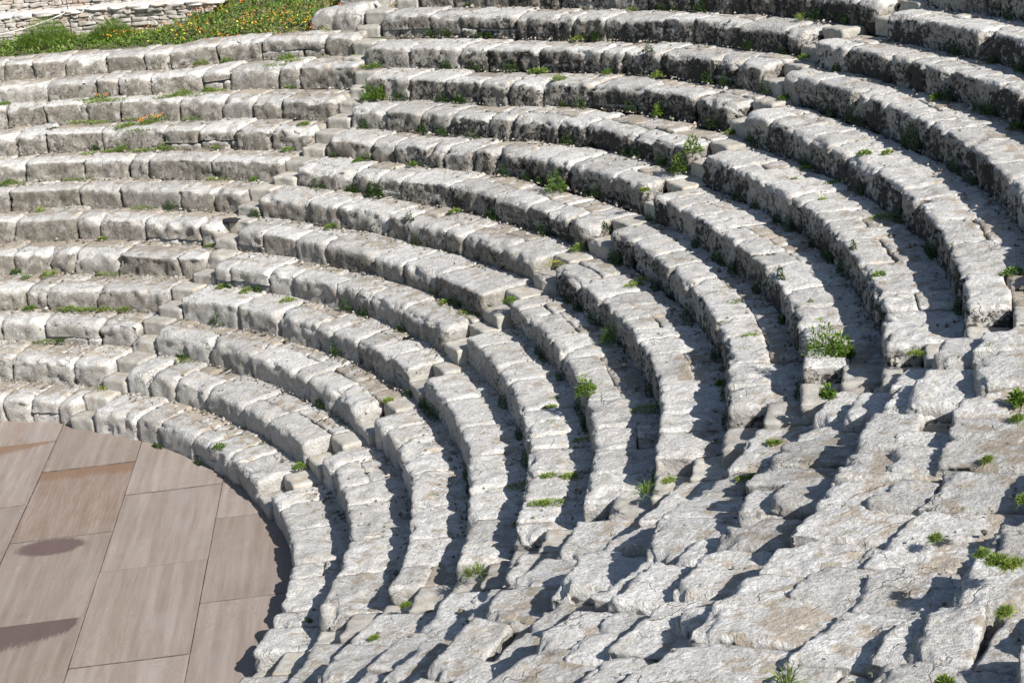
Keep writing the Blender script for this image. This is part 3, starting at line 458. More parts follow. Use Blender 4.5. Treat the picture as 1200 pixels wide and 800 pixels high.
for w in range(4):
    for k in range(1, NROWS[w]+1): build_row(w, k)
# the one great stone that is left of the thirteenth row beside the leftmost stairway
a13 = stairs_at(0, 13)[0]
rt13 = empty('seat_row', (float(rowR(13, a13+2, 0))*math.cos(math.radians(a13+2)), float(rowR(13, a13+2, 0))*math.sin(math.radians(a13+2)), 4.8),
             'great grey boulders ending a seat row between the flower bank and leftmost stairway', 'seat row')
ms = []
stone(rt13, 'stone_block', 0, 13, a13 + 3.9, 1.22, 0.0, .95, -.02, .62, ms, chf=.16, crust=.25, rough=1.6, stain=.2, tilt=.10, worn=2.6)
stone(rt13, 'stone_block', 0, 14, a13 + 3.2, 1.05, 0.05, .95, -.05, .62, ms, chf=.14, crust=.25, rough=1.6, stain=.2, tilt=.08, worn=2.4)
stone(rt13, 'stone_block', 0, 15, a13 + 2.9, 1.05, 0.05, .95, -.10, .62, ms, chf=.14, crust=.25, rough=1.6, stain=.2, worn=2.4)

# ------------------------------------------------------------------ stairways
SL = ['leftmost stairway of small grey steps cut through the curved seat rows', 'middle stairway of small pale steps cut through the curved seat rows', 'right stairway of worn pale steps, nearest the camera, at the edge of the eroded seats']
for j in range(3):
    am = STA[1] if j == 0 else (STB[1] if j == 1 else STC[1]); w = j + 1 if j < 2 else 2
    root = empty('stairway', (R0*math.cos(math.radians(am)), R0*math.sin(math.radians(am)), 0), SL[j], 'stairway', 'stairways cut through the seats')
    ms = []
    for k in range(1, (16 if j == 0 else 17) + 1):
        hi, lo = stairs_at(j, k); wid = math.radians(hi - lo)*(R0 + (k-1)*DT) - .02; thA = hi - .03
        kw = dict(mat=M_STEP, arch=.3, chip=.15, chf=.016, rough=.6 if j < 2 else .9, worn=.8, stain=.5)
        ww = [1, 1, 2][j]; rise = float(rowZ(k, lo, ww) - rowZ(k-1, lo, ww))
        stone(root, 'step', ww, k, thA, wid, rng.uniform(-.02, .03), .40, -rise/2 + rng.normal(0, .01), rise/2 + .08, ms, crust=float(crust_level(ww, k, lo))*.7, **kw)
        stone(root, 'step', ww, k, thA, wid, .395 + rng.uniform(-.02, .03), DT + .12, rng.normal(.015, .01), rise + .02, ms, crust=float(crust_level(ww, k, lo))*.7, **kw)

# ------------------------------------------------------------------ bedrock under the stones (fills the joints)
def bedrock():
    ang = []; w_of = []
    A = np.arange(73, -88.1, -.75)
    V = []; rows_ = []
    for th in A:
        w = 0 if th > 24 else (1 if th > -11 else (2 if th > -45 else 3))
        prof = [(R0 - .35, -.30), (float(rowR(1, th, w)) + .46, -.30)]
        nr = 12 if w == 0 else 17
        for k in range(1, 18):
            R = float(rowR(k, th, w)); z = float(rowZ(k, th, w)); zz = z
            if k > nr: zz = float(rowZ(12, th, w)) + (k-12)*.12
            prof.append((R + (.47 if k <= nr else .1), zz - .12)); Rn = float(rowR(k+1, th, w))
            prof.append((Rn + (.46 if k < nr else .1), zz - .12))
        rows_.append([(r*math.cos(math.radians(th)), r*math.sin(math.radians(th)), z) for r, z in prof])
    V = np.array(rows_); n, m = V.shape[:2]; V = V.reshape(-1, 3)
    W = V.astype(np.float32); V = V + np.stack([noise(W, 3, 31)*.02, noise(W, 3, 32)*.02, noise(W, 5, 33)*.02], -1)
    i, j = np.meshgrid(np.arange(n-1), np.arange(m-1), indexing='ij'); b = i*m + j
    Q = np.stack([b, b + 1, b + m + 1, b + m], -1).reshape(-1, 4)
    o = mesh_obj('bedrock', V, Q, M_BED, smooth=False, mask=np.full((len(V), 3), .5)); tagit(o, kind='structure')
bedrock()

# ------------------------------------------------------------------ hillside all round, one sheet to the horizon
def bank_z(R, th):
    """earth bank beyond the twelfth row of the left wedge"""
    z = 4.52 + .20*sstep(17.75, 18.25, R) + np.clip(R - 17.6, 0, 30)*.10
    return z + sstep(44.5, 38, th)*np.clip(R - 17.9, 0, 4.5)*.20
def hill():
    Rs = np.concatenate([[0.01, 4, 7.5, 8.3, 9.2], np.arange(10, 17.2, 1.2), np.arange(17.2, 23.5, .3), [24.5, 26, 29, 34, 42, 60, 90, 140, 220, 400, 700]])
    Ts = np.arange(-180, 181, 2.)
    Rg, Tg = np.meshgrid(Rs, Ts, indexing='ij')
    slope = np.clip((Rg - 8.9)*(H/DT), 0, 7.4) - .75
    z3 = np.where(Rg < 22.3, slope, 6.9 + np.clip(Rg - 22.3, 0, 10)*.04)
    bk = np.where(Rg < 17.3, slope, bank_z(Rg, Tg)); bk = np.minimum(bk, 7.2)
    zL = np.where((Tg > 25.5), bk, z3)
    inside = sstep(-118, -98, Tg)*sstep(112, 92, Tg)
    z = zL*inside + (1-inside)*np.where(Rg < 9.2, -.75, -.4)
    z = np.where(Rg > 30, z*sstep(700, 60, Rg) + 0*z, z)
    V = np.stack([Rg*np.cos(np.radians(Tg)), Rg*np.sin(np.radians(Tg)), z], -1).reshape(-1, 3)
    n, m = Rg.shape; i, j = np.meshgrid(np.arange(n-1), np.arange(m-1), indexing='ij'); b = i*m + j
    Q = np.stack([b, b + m, b + m + 1, b + 1], -1).reshape(-1, 4)
    o = mesh_obj('hillside', V, Q, M_HILL, smooth=True, mask=np.full((len(V), 3), .5)); tagit(o, kind='structure')
hill()

# ------------------------------------------------------------------ wooden orchestra floor
U = np.array([math.cos(math.radians(-118.77)), math.sin(math.radians(-118.77))]); Vv = np.array([-U[1], U[0]])   # U along the sheets
FLO = empty('orchestra_floor', (4, -1, -.04), kind='structure')
O_B = np.array([7.39, .64])                         # a point on joint line b
SHEETW, SHEETL = 1.425, 2.61
base_u = {0: np.array([7.49, .59])@U, -1: np.array([6.82, 2.48])@U, -2: np.array([6.65, 4.11])@U, 1: np.array([6.74, -3.46])@U}
vb = O_B@Vv
def segdist(P, a, b):
    a = np.array(a); b = np.array(b); ab = b - a; t = np.clip(((P - a)@ab)/(ab@ab), 0, 1); return np.linalg.norm(P - a - t[:, None]*ab, axis=1), t
def panel(si, ui, u0, u1, v0, v1):
    nu, nv = (34, 18) if (-3 <= si <= 1 and -2 <= ui <= 3) else (6, 4)
    g, Q = box_lattice(nu, nv, 1, True)
    def eased(t, n, e):
        i = np.rint(t*n); return np.where(i == 1, e, np.where(i == n-1, 1-e, t))
    edge = ((g[:, 0] < 1e-6) | (g[:, 0] > 1-1e-6) | (g[:, 1] < 1e-6) | (g[:, 1] > 1-1e-6)).astype(float)  # panel rim, where the joint shadow is painted
    gu = eased(g[:, 0], nu, .014/SHEETL); gv = eased(g[:, 1], nv, .008/SHEETW)
    u = u0 + .006 + gu*(u1-u0-.012); v = v0 + .004 + gv*(v1-v0-.008)
    P2 = u[:, None]*U + v[:, None]*Vv
    keep = np.linalg.norm(P2, axis=1) < 9.15
    if not keep.any(): return
    dz = rng.uniform(-.007, .008)
    z = g[:, 2]*.022 - .022 + dz + .006*(g[:, 0]-.5)*rng.normal(0, .6) + .004*noise(np.c_[P2, 0*u].astype(np.float32), 1.2, 40)
    wet = np.zeros(len(u)); rust = np.zeros(len(u))
    def blob(c, ru, rv, ang=0):
        d = P2 - np.array(c); a = d@U/ru; b = d@Vv/rv; return np.clip(1.25 - np.sqrt(a*a + b*b)*.75, 0, 1)
    # standing-water marks
    wet = np.maximum(wet, np.clip(1.3 - np.sqrt((((P2 - np.array([5.93, -.33]))@U)/.27)**2 + (((P2 - np.array([5.93, -.33]))@Vv)/.47)**2)*.8, 0, 1))
    if si == -1 and ui in (2,):
        uu = u - u0; vv = (v1 - v)/(v1 - v0)
        wet = np.maximum(wet, np.clip(1.3 - uu/(.25 + .75*np.clip(vv, 0, 1)**.6), 0, 1)*np.where(vv > .02, 1, 0))
    if si == -1 and ui == 0:
        uu = u - u0; rust = np.maximum(rust, np.clip(1.15 - uu/.75, 0, 1)); rust = np.maximum(rust, .52*np.ones_like(u)); wet = np.maximum(wet, np.clip(.62 - uu*2.2, 0, .5))
    if si == -2 and ui == 0:
        uu = u - u0; vv = (v1 - v)/(v1 - v0); rust = np.maximum(rust, np.clip(1.2 - uu/(.1 + .9*np.clip(vv, 0, 1)), 0, 1))
    if si == -2 and ui == -1: rust = np.maximum(rust, .5*np.clip(1.2 - np.abs(v - (v0+v1)/2)/.5, 0, 1))
    if si == 0 and ui == 1: rust = np.maximum(rust, .45*np.clip(1.2 - np.abs(v - (v0+.45))/.45, 0, 1))
    if si == 0 and ui == 0: rust = np.maximum(rust, .30*np.clip(1.2 - np.abs(v - (v0+.8))/.3, 0, 1))
    P = np.c_[P2, z]
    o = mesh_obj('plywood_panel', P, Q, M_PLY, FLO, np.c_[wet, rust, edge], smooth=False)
    o.location = o.location
    # turn the object frame so that x runs along the sheet
    ang = math.radians(-118.77); me = o.data; co = np.empty(len(P)*3, np.float32); me.vertices.foreach_get('co', co); co = co.reshape(-1, 3)
    ca, sa = math.cos(-ang), math.sin(-ang); x = co[:, 0]*ca - co[:, 1]*sa; y = co[:, 0]*sa + co[:, 1]*ca; co[:, 0] = x; co[:, 1] = y
    me.vertices.foreach_set('co', co.ravel()); o.rotation_euler = (0, 0, ang); me.update()
for si in range(-12, 3):
    bu = base_u.get(si, base_u[0] if si % 2 == 0 else base_u[-1])
    for ui in range(-8, 9):
        u0 = bu + ui*SHEETL
        v0 = vb + si*SHEETW; v1 = v0 + SHEETW
        panel(si, ui, u0, u0 + SHEETL, v0, v1)

# ------------------------------------------------------------------ loose stones and litter in the angles of the treads
def gravel():
    r = np.random.default_rng(5); n = 11000
    w = r.choice(4, n, p=[.2, .3, .3, .2]); P = np.empty((n, 3)); S = r.uniform(.006, .024, n)*np.where(r.random(n) < .08, 2., 1.)
    for i in range(n):
        wi = int(w[i]); k = int(r.integers(1, NROWS[wi] - 0)); a0, a1 = wedge_span(wi, k); a0 = min(a0, 52)
        th = a1 + (a0 - a1)*r.random(); u = r.random()
        R = float(rowR(k+1, th, wi)) - abs(r.normal(0, .10)) - .01 if u < .8 else float(rowR(k, th, wi)) + r.uniform(.12, .7)
        P[i] = R*math.cos(math.radians(th)), R*math.sin(math.radians(th)), float(rowZ(k, th, wi)) + tread_lift(R, th, wi, k) - (.008 if u < .8 else .006)
    oc = np.array([[1, 0, 0], [-1, 0, 0], [0, 1, 0], [0, -1, 0], [0, 0, .8], [0, 0, -.8]], float)
    V = (P[:, None] + oc[None]*S[:, None, None]*r.uniform(.6, 1.4, (n, 6, 1))).reshape(-1, 3)
    f = np.array([[0, 2, 4], [2, 1, 4], [1, 3, 4], [3, 0, 4], [2, 0, 5], [1, 2, 5], [3, 1, 5], [0, 3, 5]]); T = (np.arange(n)[:, None, None]*6 + f[None]).reshape(-1, 3)
    mi = np.repeat((r.random(n) < .55).astype(np.int32), 8)
    o = mesh_obj('gravel', V, None, M_RUBBLE, mask=np.full((len(V), 3), .5), smooth=False, Ft=T, mats=[M_RUBBLE, M_BED], midx=mi)
    tagit(o, 'loose gravel and soil crumbs gathered along the foot of the seat rows', 'gravel', kind='stuff')
gravel()

# ------------------------------------------------------------------ plants
def leaves(n, base, spread, length, width, up, mat_seed=0, curl=.3, hr=0.):
    """n bent leaf strips rising from a small area; returns V, Q, mask"""
    r = np.random.default_rng(mat_seed)
    az = r.uniform(0, 2*PI, n); rad = spread*np.sqrt(r.random(n)); el = np.clip(r.normal(up, .35, n), -.1, 1.5)
    L = length*r.uniform(.55, 1.25, n); Wd = width*r.uniform(.6, 1.3, n)
    a2 = az + r.normal(0, .7, n)
    o = np.stack([rad*np.cos(az), rad*np.sin(az), hr*r.random(n)*(1 - (rad/max(spread, 1e-6))**2)], -1)
    dr = np.stack([np.cos(a2)*np.cos(el), np.sin(a2)*np.cos(el), np.sin(el)], -1)
    sd_ = np.stack([-np.sin(a2), np.cos(a2), r.normal(0, .35, n)], -1)
    V = []
    for t, wf in ((0, .35), (.5, 1.), (1., .12)):
        c = o + dr*(L*t)[:, None] + np.array([0, 0, -1.])*(L*curl*t*t)[:, None]
        V += [c - sd_*(Wd*wf/2)[:, None], c + sd_*(Wd*wf/2)[:, None]]
    V = np.stack(V, 1); b = np.arange(n)[:, None]*6
    Q = np.concatenate([b + np.array([0, 1, 3, 2]), b + np.array([2, 3, 5, 4])], 0)
    tone = np.repeat(r.random(n), 6)
    return V.reshape(-1, 3), Q, tone, r
def weed_mesh(t, r_, seed):
    """r_ is the half width in metres"""
    if t == 't':
        V, Q, c, _ = leaves(int(110 + 900*r_), 0, r_*.8, .05, .017, .75, seed, hr=r_*.55); m = M_LEAF if seed % 3 else M_GRASS
        V[:, 0] *= 1.15; V[:, 1] *= .75
    elif t == 'n': V, Q, c, _ = leaves(int(300 + 900*r_), 0, r_*1.0, .07, .007, 1.0, seed, curl=.4, hr=.03); m = M_GRASS; V[:, 1] *= .6
    elif t == 'y': V, Q, c, _ = leaves(90, 0, r_*.8, .06, .018, .8, seed, hr=r_*.5); m = M_YEL
    elif t == 'b': V, Q, c, _ = leaves(int(200 + 1100*r_), 0, r_*.8, .07, .020, .85, seed, hr=r_*1.7); m = M_LEAF
    elif t == 'm': V, Q, c, _ = leaves(int(160 + 950*r_), 0, r_*1.3, .045, .013, .8, seed, hr=.02); m = M_GRASS; V[:, 1] *= .65
    elif t == 'g': V, Q, c, _ = leaves(90, 0, r_*.45, .20, .007, 1.15, seed, curl=.45); m = M_GRASS
    elif t == 'f': V, Q, c, _ = leaves(420, 0, r_*.7, .13, .008, .9, seed, curl=.3, hr=r_*1.1); m = M_LEAF
    elif t == 'o': V, Q, c, _ = leaves(110, 0, r_*1.0, .08, .020, .8, seed, hr=r_*.6); m = M_LEAF
    else: V, Q, c, _ = leaves(int(110 + 850*r_ + (700 if r_ > .2 else 0)), 0, r_*.85, .042, .024, .5, seed, hr=r_*1.35); m = M_DARK
    return V, Q, c, m
PL = [[8.84,0.36,0.4,1,0.115,"t"],[9.31,-1.38,0.4,1,0.122,"t"],[7.18,-5.65,0.41,1,0.09,"t"],[8.47,2.07,0.0,0,0.109,"c"],[8.65,0.94,0.0,0,0.079,"c"],[10.54,-1.9,1.2,3,0.072,"c"],[10.19,-0.28,0.79,2,0.076,"c"],[9.0,7.64,1.6,4,0.175,"t"],[8.41,7.17,1.21,3,0.126,"t"],[8.62,7.83,1.6,4,0.144,"g"],[8.92,6.53,1.21,3,0.124,"t"],[9.36,5.97,1.2,3,0.138,"t"],[9.29,6.16,1.2,3,0.108,"m"],[10.83,4.18,1.6,4,0.117,"t"],[11.03,3.61,1.6,4,0.13,"t"],[11.23,2.52,1.6,4,0.14,"t"],[8.53,4.21,0.41,1,0.116,"y"],[10.18,-0.34,0.79,2,0.114,"c"],[9.4,10.5,2.82,7,0.172,"t"],[9.54,9.28,2.42,6,0.117,"g"],[11.72,9.82,3.6,9,0.154,"t"],[11.97,9.66,3.6,9,0.171,"o"],[12.28,9.66,3.6,9,0.206,"o"],[11.52,9.75,3.6,9,0.137,"g"],[11.39,9.47,3.2,8,0.204,"t"],[11.99,8.79,3.2,8,0.201,"t"],[11.22,9.63,3.2,8,0.136,"m"],[11.46,11.36,4.02,10,0.178,"m"],[11.79,10.96,4.02,10,0.247,"m"],[12.9,9.77,4.01,10,0.225,"t"],[12.54,9.91,4.02,10,0.156,"m"],[13.65,10.37,4.41,11,0.177,"t"],[14.82,8.88,4.44,11,0.207,"t"],[13.84,6.46,3.6,9,0.128,"t"],[13.36,6.28,3.2,8,0.127,"t"],[12.62,6.27,2.8,7,0.095,"t"],[13.04,4.6,2.79,7,0.182,"c"],[10.21,12.49,4.03,10,0.145,"t"],[15.56,6.58,4.34,11,0.197,"t"],[14.92,5.79,3.92,10,0.192,"b"],[15.09,5.69,3.92,10,0.144,"b"],[16.76,2.97,4.35,11,0.137,"t"],[16.53,1.91,4.39,11,0.162,"t"],[16.86,2.84,4.36,11,0.122,"t"],[17.15,5.07,4.76,12,0.097,"c"],[16.59,-0.71,4.0,10,0.124,"b"],[14.24,3.2,3.16,8,0.118,"t"],[14.66,-0.48,3.15,8,0.201,"b"],[15.44,-2.62,3.59,9,0.178,"b"],[15.35,-3.06,4.0,10,0.162,"b"],[14.5,-2.96,3.59,9,0.086,"t"],[13.44,3.29,2.78,7,0.205,"c"],[13.78,1.2,2.74,7,0.111,"t"],[13.84,4.45,3.15,8,0.107,"t"],[15.3,5.28,3.92,10,0.19,"c"],[15.08,2.66,3.53,9,0.147,"c"],[16.64,3.61,4.35,11,0.185,"c"],[13.76,-2.98,3.2,8,0.097,"c"],[14.36,-3.17,3.2,8,0.098,"c"],[14.99,3.44,3.52,9,0.12,"c"],[15.74,-6.62,4.4,11,0.248,"c"],[15.37,-6.5,4.4,11,0.101,"t"],[15.55,-6.73,4.4,11,0.078,"t"],[18.76,-2.02,5.28,13,0.166,"c"],[18.68,-2.71,5.28,13,0.136,"c"],[18.63,-1.84,5.28,13,0.111,"g"],[17.9,-2.69,4.86,12,0.107,"t"],[17.05,-3.17,4.44,11,0.116,"t"],[16.35,-2.73,4.0,10,0.103,"t"],[16.91,-6.3,4.82,12,0.117,"t"],[16.86,-6.44,4.81,12,0.164,"c"],[14.47,-6.66,4.0,10,0.054,"t"],[15.01,-5.55,3.99,10,0.057,"t"],[17.09,-2.57,4.44,11,0.158,"c"],[16.1,-3.38,4.0,10,0.138,"c"],[14.9,-4.48,3.58,9,0.166,"c"],[14.7,-5.05,3.58,9,0.127,"c"],[15.7,-5.03,3.99,10,0.13,"c"],[16.62,-4.94,4.41,11,0.17,"c"],[16.55,-7.31,4.81,12,0.135,"c"],[15.25,-8.1,4.41,11,0.127,"c"],[14.96,-6.77,4.0,10,0.099,"c"],[14.31,-8.12,4.0,10,0.144,"c"],[14.42,-5.8,3.59,9,0.101,"c"],[17.22,-7.37,5.21,13,0.103,"c"],[13.68,-2.38,2.76,7,0.149,"t"],[13.04,-2.68,2.78,7,0.145,"y"],[12.3,-2.56,2.4,6,0.108,"t"],[12.27,-0.83,1.99,5,0.115,"t"],[12.29,-0.36,1.99,5,0.13,"c"],[11.64,-0.42,1.61,4,0.103,"c"],[11.64,0.77,1.6,4,0.107,"c"],[11.6,1.26,1.6,4,0.163,"c"],[10.54,-1.9,1.2,3,0.072,"t"],[10.73,-2.46,1.21,3,0.107,"c"],[12.21,-5.14,2.37,6,0.22,"f"],[10.87,-6.36,2.37,6,0.142,"b"],[10.44,-6.83,2.01,5,0.099,"m"],[10.84,-5.59,2.0,5,0.063,"m"],[10.53,-6.14,2.01,5,0.061,"m"],[11.02,-5.4,2.0,5,0.053,"m"],[10.48,-5.28,1.61,4,0.117,"c"],[13.28,-4.4,2.79,7,0.138,"y"],[13.53,-3.38,2.78,7,0.144,"c"],[12.66,-3.63,2.39,6,0.105,"c"],[13.11,-4.43,2.79,7,0.103,"m"],[11.84,-3.82,2.0,5,0.115,"c"],[11.47,-4.83,2.0,5,0.11,"c"],[11.26,-10.04,3.61,9,0.227,"b"],[11.35,-10.2,3.61,9,0.156,"b"],[11.36,-10.28,3.61,9,0.087,"t"],[10.43,-10.98,3.62,9,0.098,"b"],[11.03,-11.53,4.02,10,0.081,"m"],[10.79,-12.62,4.38,11,0.091,"t"],[12.56,-11.33,4.38,11,0.121,"t"],[9.93,-13.66,4.38,11,0.084,"b"],[12.58,-9.52,4.01,10,0.093,"t"],[12.59,-7.11,3.22,8,0.082,"m"],[11.86,-8.23,3.24,8,0.077,"m"],[9.9,-10.8,3.26,8,0.073,"m"],[11.88,-7.49,2.8,7,0.099,"c"],[9.64,-13.91,4.38,11,0.068,"t"],[8.12,-8.1,1.58,4,0.117,"g"],[8.02,-8.08,1.58,4,0.081,"g"],[9.18,-8.0,2.01,5,0.11,"m"],[9.07,-7.91,2.01,5,0.083,"m"],[6.92,-7.92,1.2,3,0.053,"t"],[7.53,-7.52,1.2,3,0.064,"t"],[7.24,-11.58,2.78,7,0.086,"b"],[9.32,-9.89,2.78,7,0.092,"t"],[9.01,-9.93,2.78,7,0.099,"g"],[9.58,-7.37,2.01,5,0.067,"m"],[9.72,-7.56,2.01,5,0.076,"m"],[9.14,-11.24,3.26,8,0.077,"m"],[9.23,-11.29,3.26,8,0.062,"m"],[8.9,-14.27,4.38,11,0.039,"t"],[7.89,-15.46,4.77,12,0.051,"t"],[7.68,-14.91,4.38,11,0.047,"t"],[7.13,-15.93,4.77,12,0.063,"t"],[7.15,-16.03,4.77,12,0.063,"t"],[6.06,-16.91,5.2,13,0.041,"t"],[7.47,-13.01,3.62,9,0.039,"t"],[5.74,-15.6,4.38,11,0.08,"g"],[5.35,-17.17,5.2,13,0.034,"m"],[12.75,-7.77,3.62,9,0.12,"c"],[13.32,-9.17,4.01,10,0.116,"c"],[14.77,-1.34,3.16,8,0.144,"c"],[13.34,-5.57,3.2,8,0.11,"c"],[13.16,-4.77,2.79,7,0.102,"c"],[13.62,-5.5,3.2,8,0.122,"c"],[13.12,-8.59,4.01,10,0.098,"c"],[13.53,-7.47,3.61,9,0.103,"c"],[13.41,-9.43,4.01,10,0.105,"c"],[13.62,0.25,2.74,7,0.121,"c"],[12.05,5.22,2.4,6,0.122,"c"],[13.11,1.51,2.75,7,0.125,"c"],[14.73,1.19,3.15,8,0.141,"c"],[15.53,0.5,3.58,9,0.153,"c"],[15.25,-1.26,3.59,9,0.132,"c"],[16.35,1.16,3.98,10,0.158,"c"],[16.54,0.03,4.0,10,0.14,"c"],[17.31,-1.03,4.44,11,0.152,"c"],[17.36,0.45,4.85,12,0.143,"c"],[17.75,2.48,4.8,12,0.137,"c"],[17.85,-1.14,4.86,12,0.139,"c"],[16.53,6.38,4.75,12,0.132,"c"]]

PL += [list(q) for q in [[11.22,11.07,3.6,9,0.23,"m"],[11.42,10.63,3.6,9,0.21,"m"],[11.75,9.25,3.6,9,0.237,"m"],[12.14,9.63,3.6,9,0.189,"m"],[11.87,10.7,4.02,10,0.228,"m"],[11.54,10.91,4.02,10,0.211,"m"],[11.73,11.1,4.02,10,0.177,"o"],[12.69,9.84,4.02,10,0.208,"m"],[13.04,9.47,4.01,10,0.241,"m"],[13.47,9.32,4.01,10,0.155,"m"],[14.44,8.61,4.45,11,0.205,"m"],[14.82,8.51,4.45,11,0.171,"m"],[10.87,9.84,3.2,8,0.171,"m"],[10.62,11.12,3.6,9,0.123,"m"],[12.01,8.76,3.2,8,0.201,"m"],[11.61,9.06,3.2,8,0.168,"m"],[9.46,10.42,2.82,7,0.223,"m"],[9.1,6.29,1.21,3,0.169,"m"],[9.54,5.79,1.2,3,0.152,"m"],[8.82,6.67,1.21,3,0.109,"m"],[10.62,11.12,3.6,9,0.123,"m"],[15.47,6.8,4.34,11,0.149,"m"],[14.82,5.86,3.92,10,0.128,"c"],[7.11,-15.91,4.77,12,0.073,"n"],[7.11,-16.02,4.77,12,0.063,"n"],[7.13,-15.8,4.77,12,0.048,"n"]]]
KW = {'t': ('leafy weed', 'weed'), 'y': ('yellowing weed', 'weed'), 'b': ('bushy weed', 'weed'), 'm': ('green moss mat', 'moss'), 'g': ('grass tuft', 'grass tuft'),
      'f': ('fennel bush', 'fennel'), 'o': ('orange-flowered weed', 'flowering weed'), 'c': ('dark creeper', 'creeper'), 'n': ('grassy weed', 'weed')}
NM = {'t': 'leafy_weed', 'y': 'yellow_weed', 'b': 'bushy_weed', 'm': 'moss_mat', 'g': 'grass_tuft', 'f': 'fennel_bush', 'o': 'flowering_weed', 'c': 'creeper', 'n': 'grassy_weed'}
prr = np.random.default_rng(77)
for w_, kk_, n_ in [(1, range(7, 17), 5), (2, range(3, 17), 5), (1, range(2, 7), 2), (0, range(2, 12), 2)]:
    for k_ in kk_:
        a0_, a1_ = wedge_span(w_, k_)
        if w_ == 0: a0_ = 46
        for q_ in range(n_):
            th_ = prr.uniform(a1_ + .5, a0_ - .5); R_ = float(rowR(k_+1, th_, w_)) - .06
            ty = 'c' if prr.random() < (.85 if w_ else .15) else ('m' if prr.random() < .7 else 't')
            PL.append([R_*math.cos(math.radians(th_)), R_*math.sin(math.radians(th_)), float(rowZ(k_, th_, w_)), k_, float(prr.uniform(.06, .17))*(1.3 if ty == 'm' else 1), ty])
labels = {}
info = []
for i, (x, y, z, k, r_, t) in enumerate(PL):
    th = math.degrees(math.atan2(y, x)); R = math.hypot(x, y)
    w = 0 if th > 24.5 else (1 if th > -11 else (2 if th > -44.5 else 3))
    if w == 3: r_ *= .75
    if w == 3 and t == 't': t = 'n'
    info.append([x, y, z, k, r_, t, th, R, w])
def place_phrase(w, k, th, t):
    a0, a1 = wedge_span(w, max(k, 1))
    if w == 0: a0 = 48.
    if w == 3: a1 = -64.
    f = (a0 - th)/(a0 - a1)
    ps = ['at the left end of', 'left of centre on', 'near the middle of', 'right of centre on', 'at the right end of'][int(np.clip(f*5, 0, 4))]
    wn = ['leftmost wedge', 'second wedge', 'third wedge', 'rightmost wedge'][w]
    return f"{ps} the {ORD[k] + ' seat row' if k else 'wooden floor edge'}, {wn}"
buckets = {}
for q in info:
    buckets.setdefault((q[5], place_phrase(q[8], q[3], q[6], q[5])), []).append(q)
for (t, ph), L_ in buckets.items():
    L_.sort(key=lambda q: -q[6])
    for n_, q in enumerate(L_):
        x, y, z, k, r_, t, th, R, w = q
        if t in 'c' and k >= 0:
            Rn = float(rowR(k+1, th, w)) if k < 17 else R
            if abs(Rn - R) < .6: R = Rn - .035
            z = float(rowZ(k, th, w)) if k else 0.
        x, y = R*math.cos(math.radians(th)), R*math.sin(math.radians(th))
        V, Q, c, m = weed_mesh(t, r_, int(abs(x*1000) + abs(y*77)) % 99991)
        V = V*np.array([1, 1, 1.])
        if t == 'c':      # hugs the riser: thin across, long along the joint
            a = math.radians(th); V[:, 0] *= .40; V[:, 1] *= 1.2
            V = np.stack([V[:, 0]*math.cos(a) - V[:, 1]*math.sin(a), V[:, 0]*math.sin(a) + V[:, 1]*math.cos(a), V[:, 2]], -1)
        elif t == 'm':
            a = math.radians(th + (90 if w < 2 else 0)) ; V = np.stack([V[:, 0]*math.cos(a) - V[:, 1]*math.sin(a), V[:, 0]*math.sin(a) + V[:, 1]*math.cos(a), V[:, 2]], -1)
        z += tread_lift(R, th, w, k)
        V = V + np.array([x, y, z - .012]); mk = np.c_[c, c, c]
        mats = None; mi = None
        if t == 'o':
            n = 16; rr = np.random.default_rng(int(x*100)); fl = []; fq = []
            for a_ in range(n):
                cx_, cy_ = rr.normal(0, r_*.55, 2); s_ = rr.uniform(.008, .015); hz = rr.uniform(.05, .12)
                b_ = len(V) + len(fl); fl += [(x+cx_-s_, y+cy_-s_, z+hz), (x+cx_+s_, y+cy_-s_, z+hz-.01), (x+cx_+s_, y+cy_+s_, z+hz+.01), (x+cx_-s_, y+cy_+s_, z+hz)]; fq.append([b_, b_+1, b_+2, b_+3])
            mi = [0]*len(Q) + [1]*n; V = np.concatenate([V, fl]); Q = np.concatenate([Q, fq]); mats = [m, M_ORANGE]; mk = np.concatenate([mk, np.full((4*n, 3), .5)])
        o = mesh_obj(NM[t], V, Q, m, mask=mk, smooth=False, origin=(x, y, z), mats=mats, midx=mi)
        sz = 'tiny ' if r_ < .10 else ('small ' if r_ < .16 else ('large ' if r_ > .26 else ''))
        lab = f"{sz}{KW[t][0]} {ph}"
        if len(L_) > 1: lab = f"{(['leftmost'] + ORD[2:])[n_]} {lab}"
        tagit(o, lab, KW[t][1], KW[t][0] + 's growing between the seat stones')

# fennel bushes on the bank
def bush(x, y, z, rx, hz, n, seed, lab):
    V, Q, c, r = leaves(n, 0, rx, .16, .007, 1.0, seed, curl=.35, hr=hz)
    o = mesh_obj('fennel_bush', V + np.array([x, y, z]), Q, M_LEAF, mask=np.c_[c, c, c], smooth=False, origin=(x, y, z)); tagit(o, lab, 'fennel', 'fennel bushes in front of the rubble wall')
bush(11.95, 14.55, 4.85, .62, .55, 5200, 5, 'wide feathery fennel bush at the foot of the rubble wall, left one')
bush(13.15, 13.75, 4.85, .50, .36, 3600, 6, 'lower feathery fennel bush beside the orange flowers, right one')

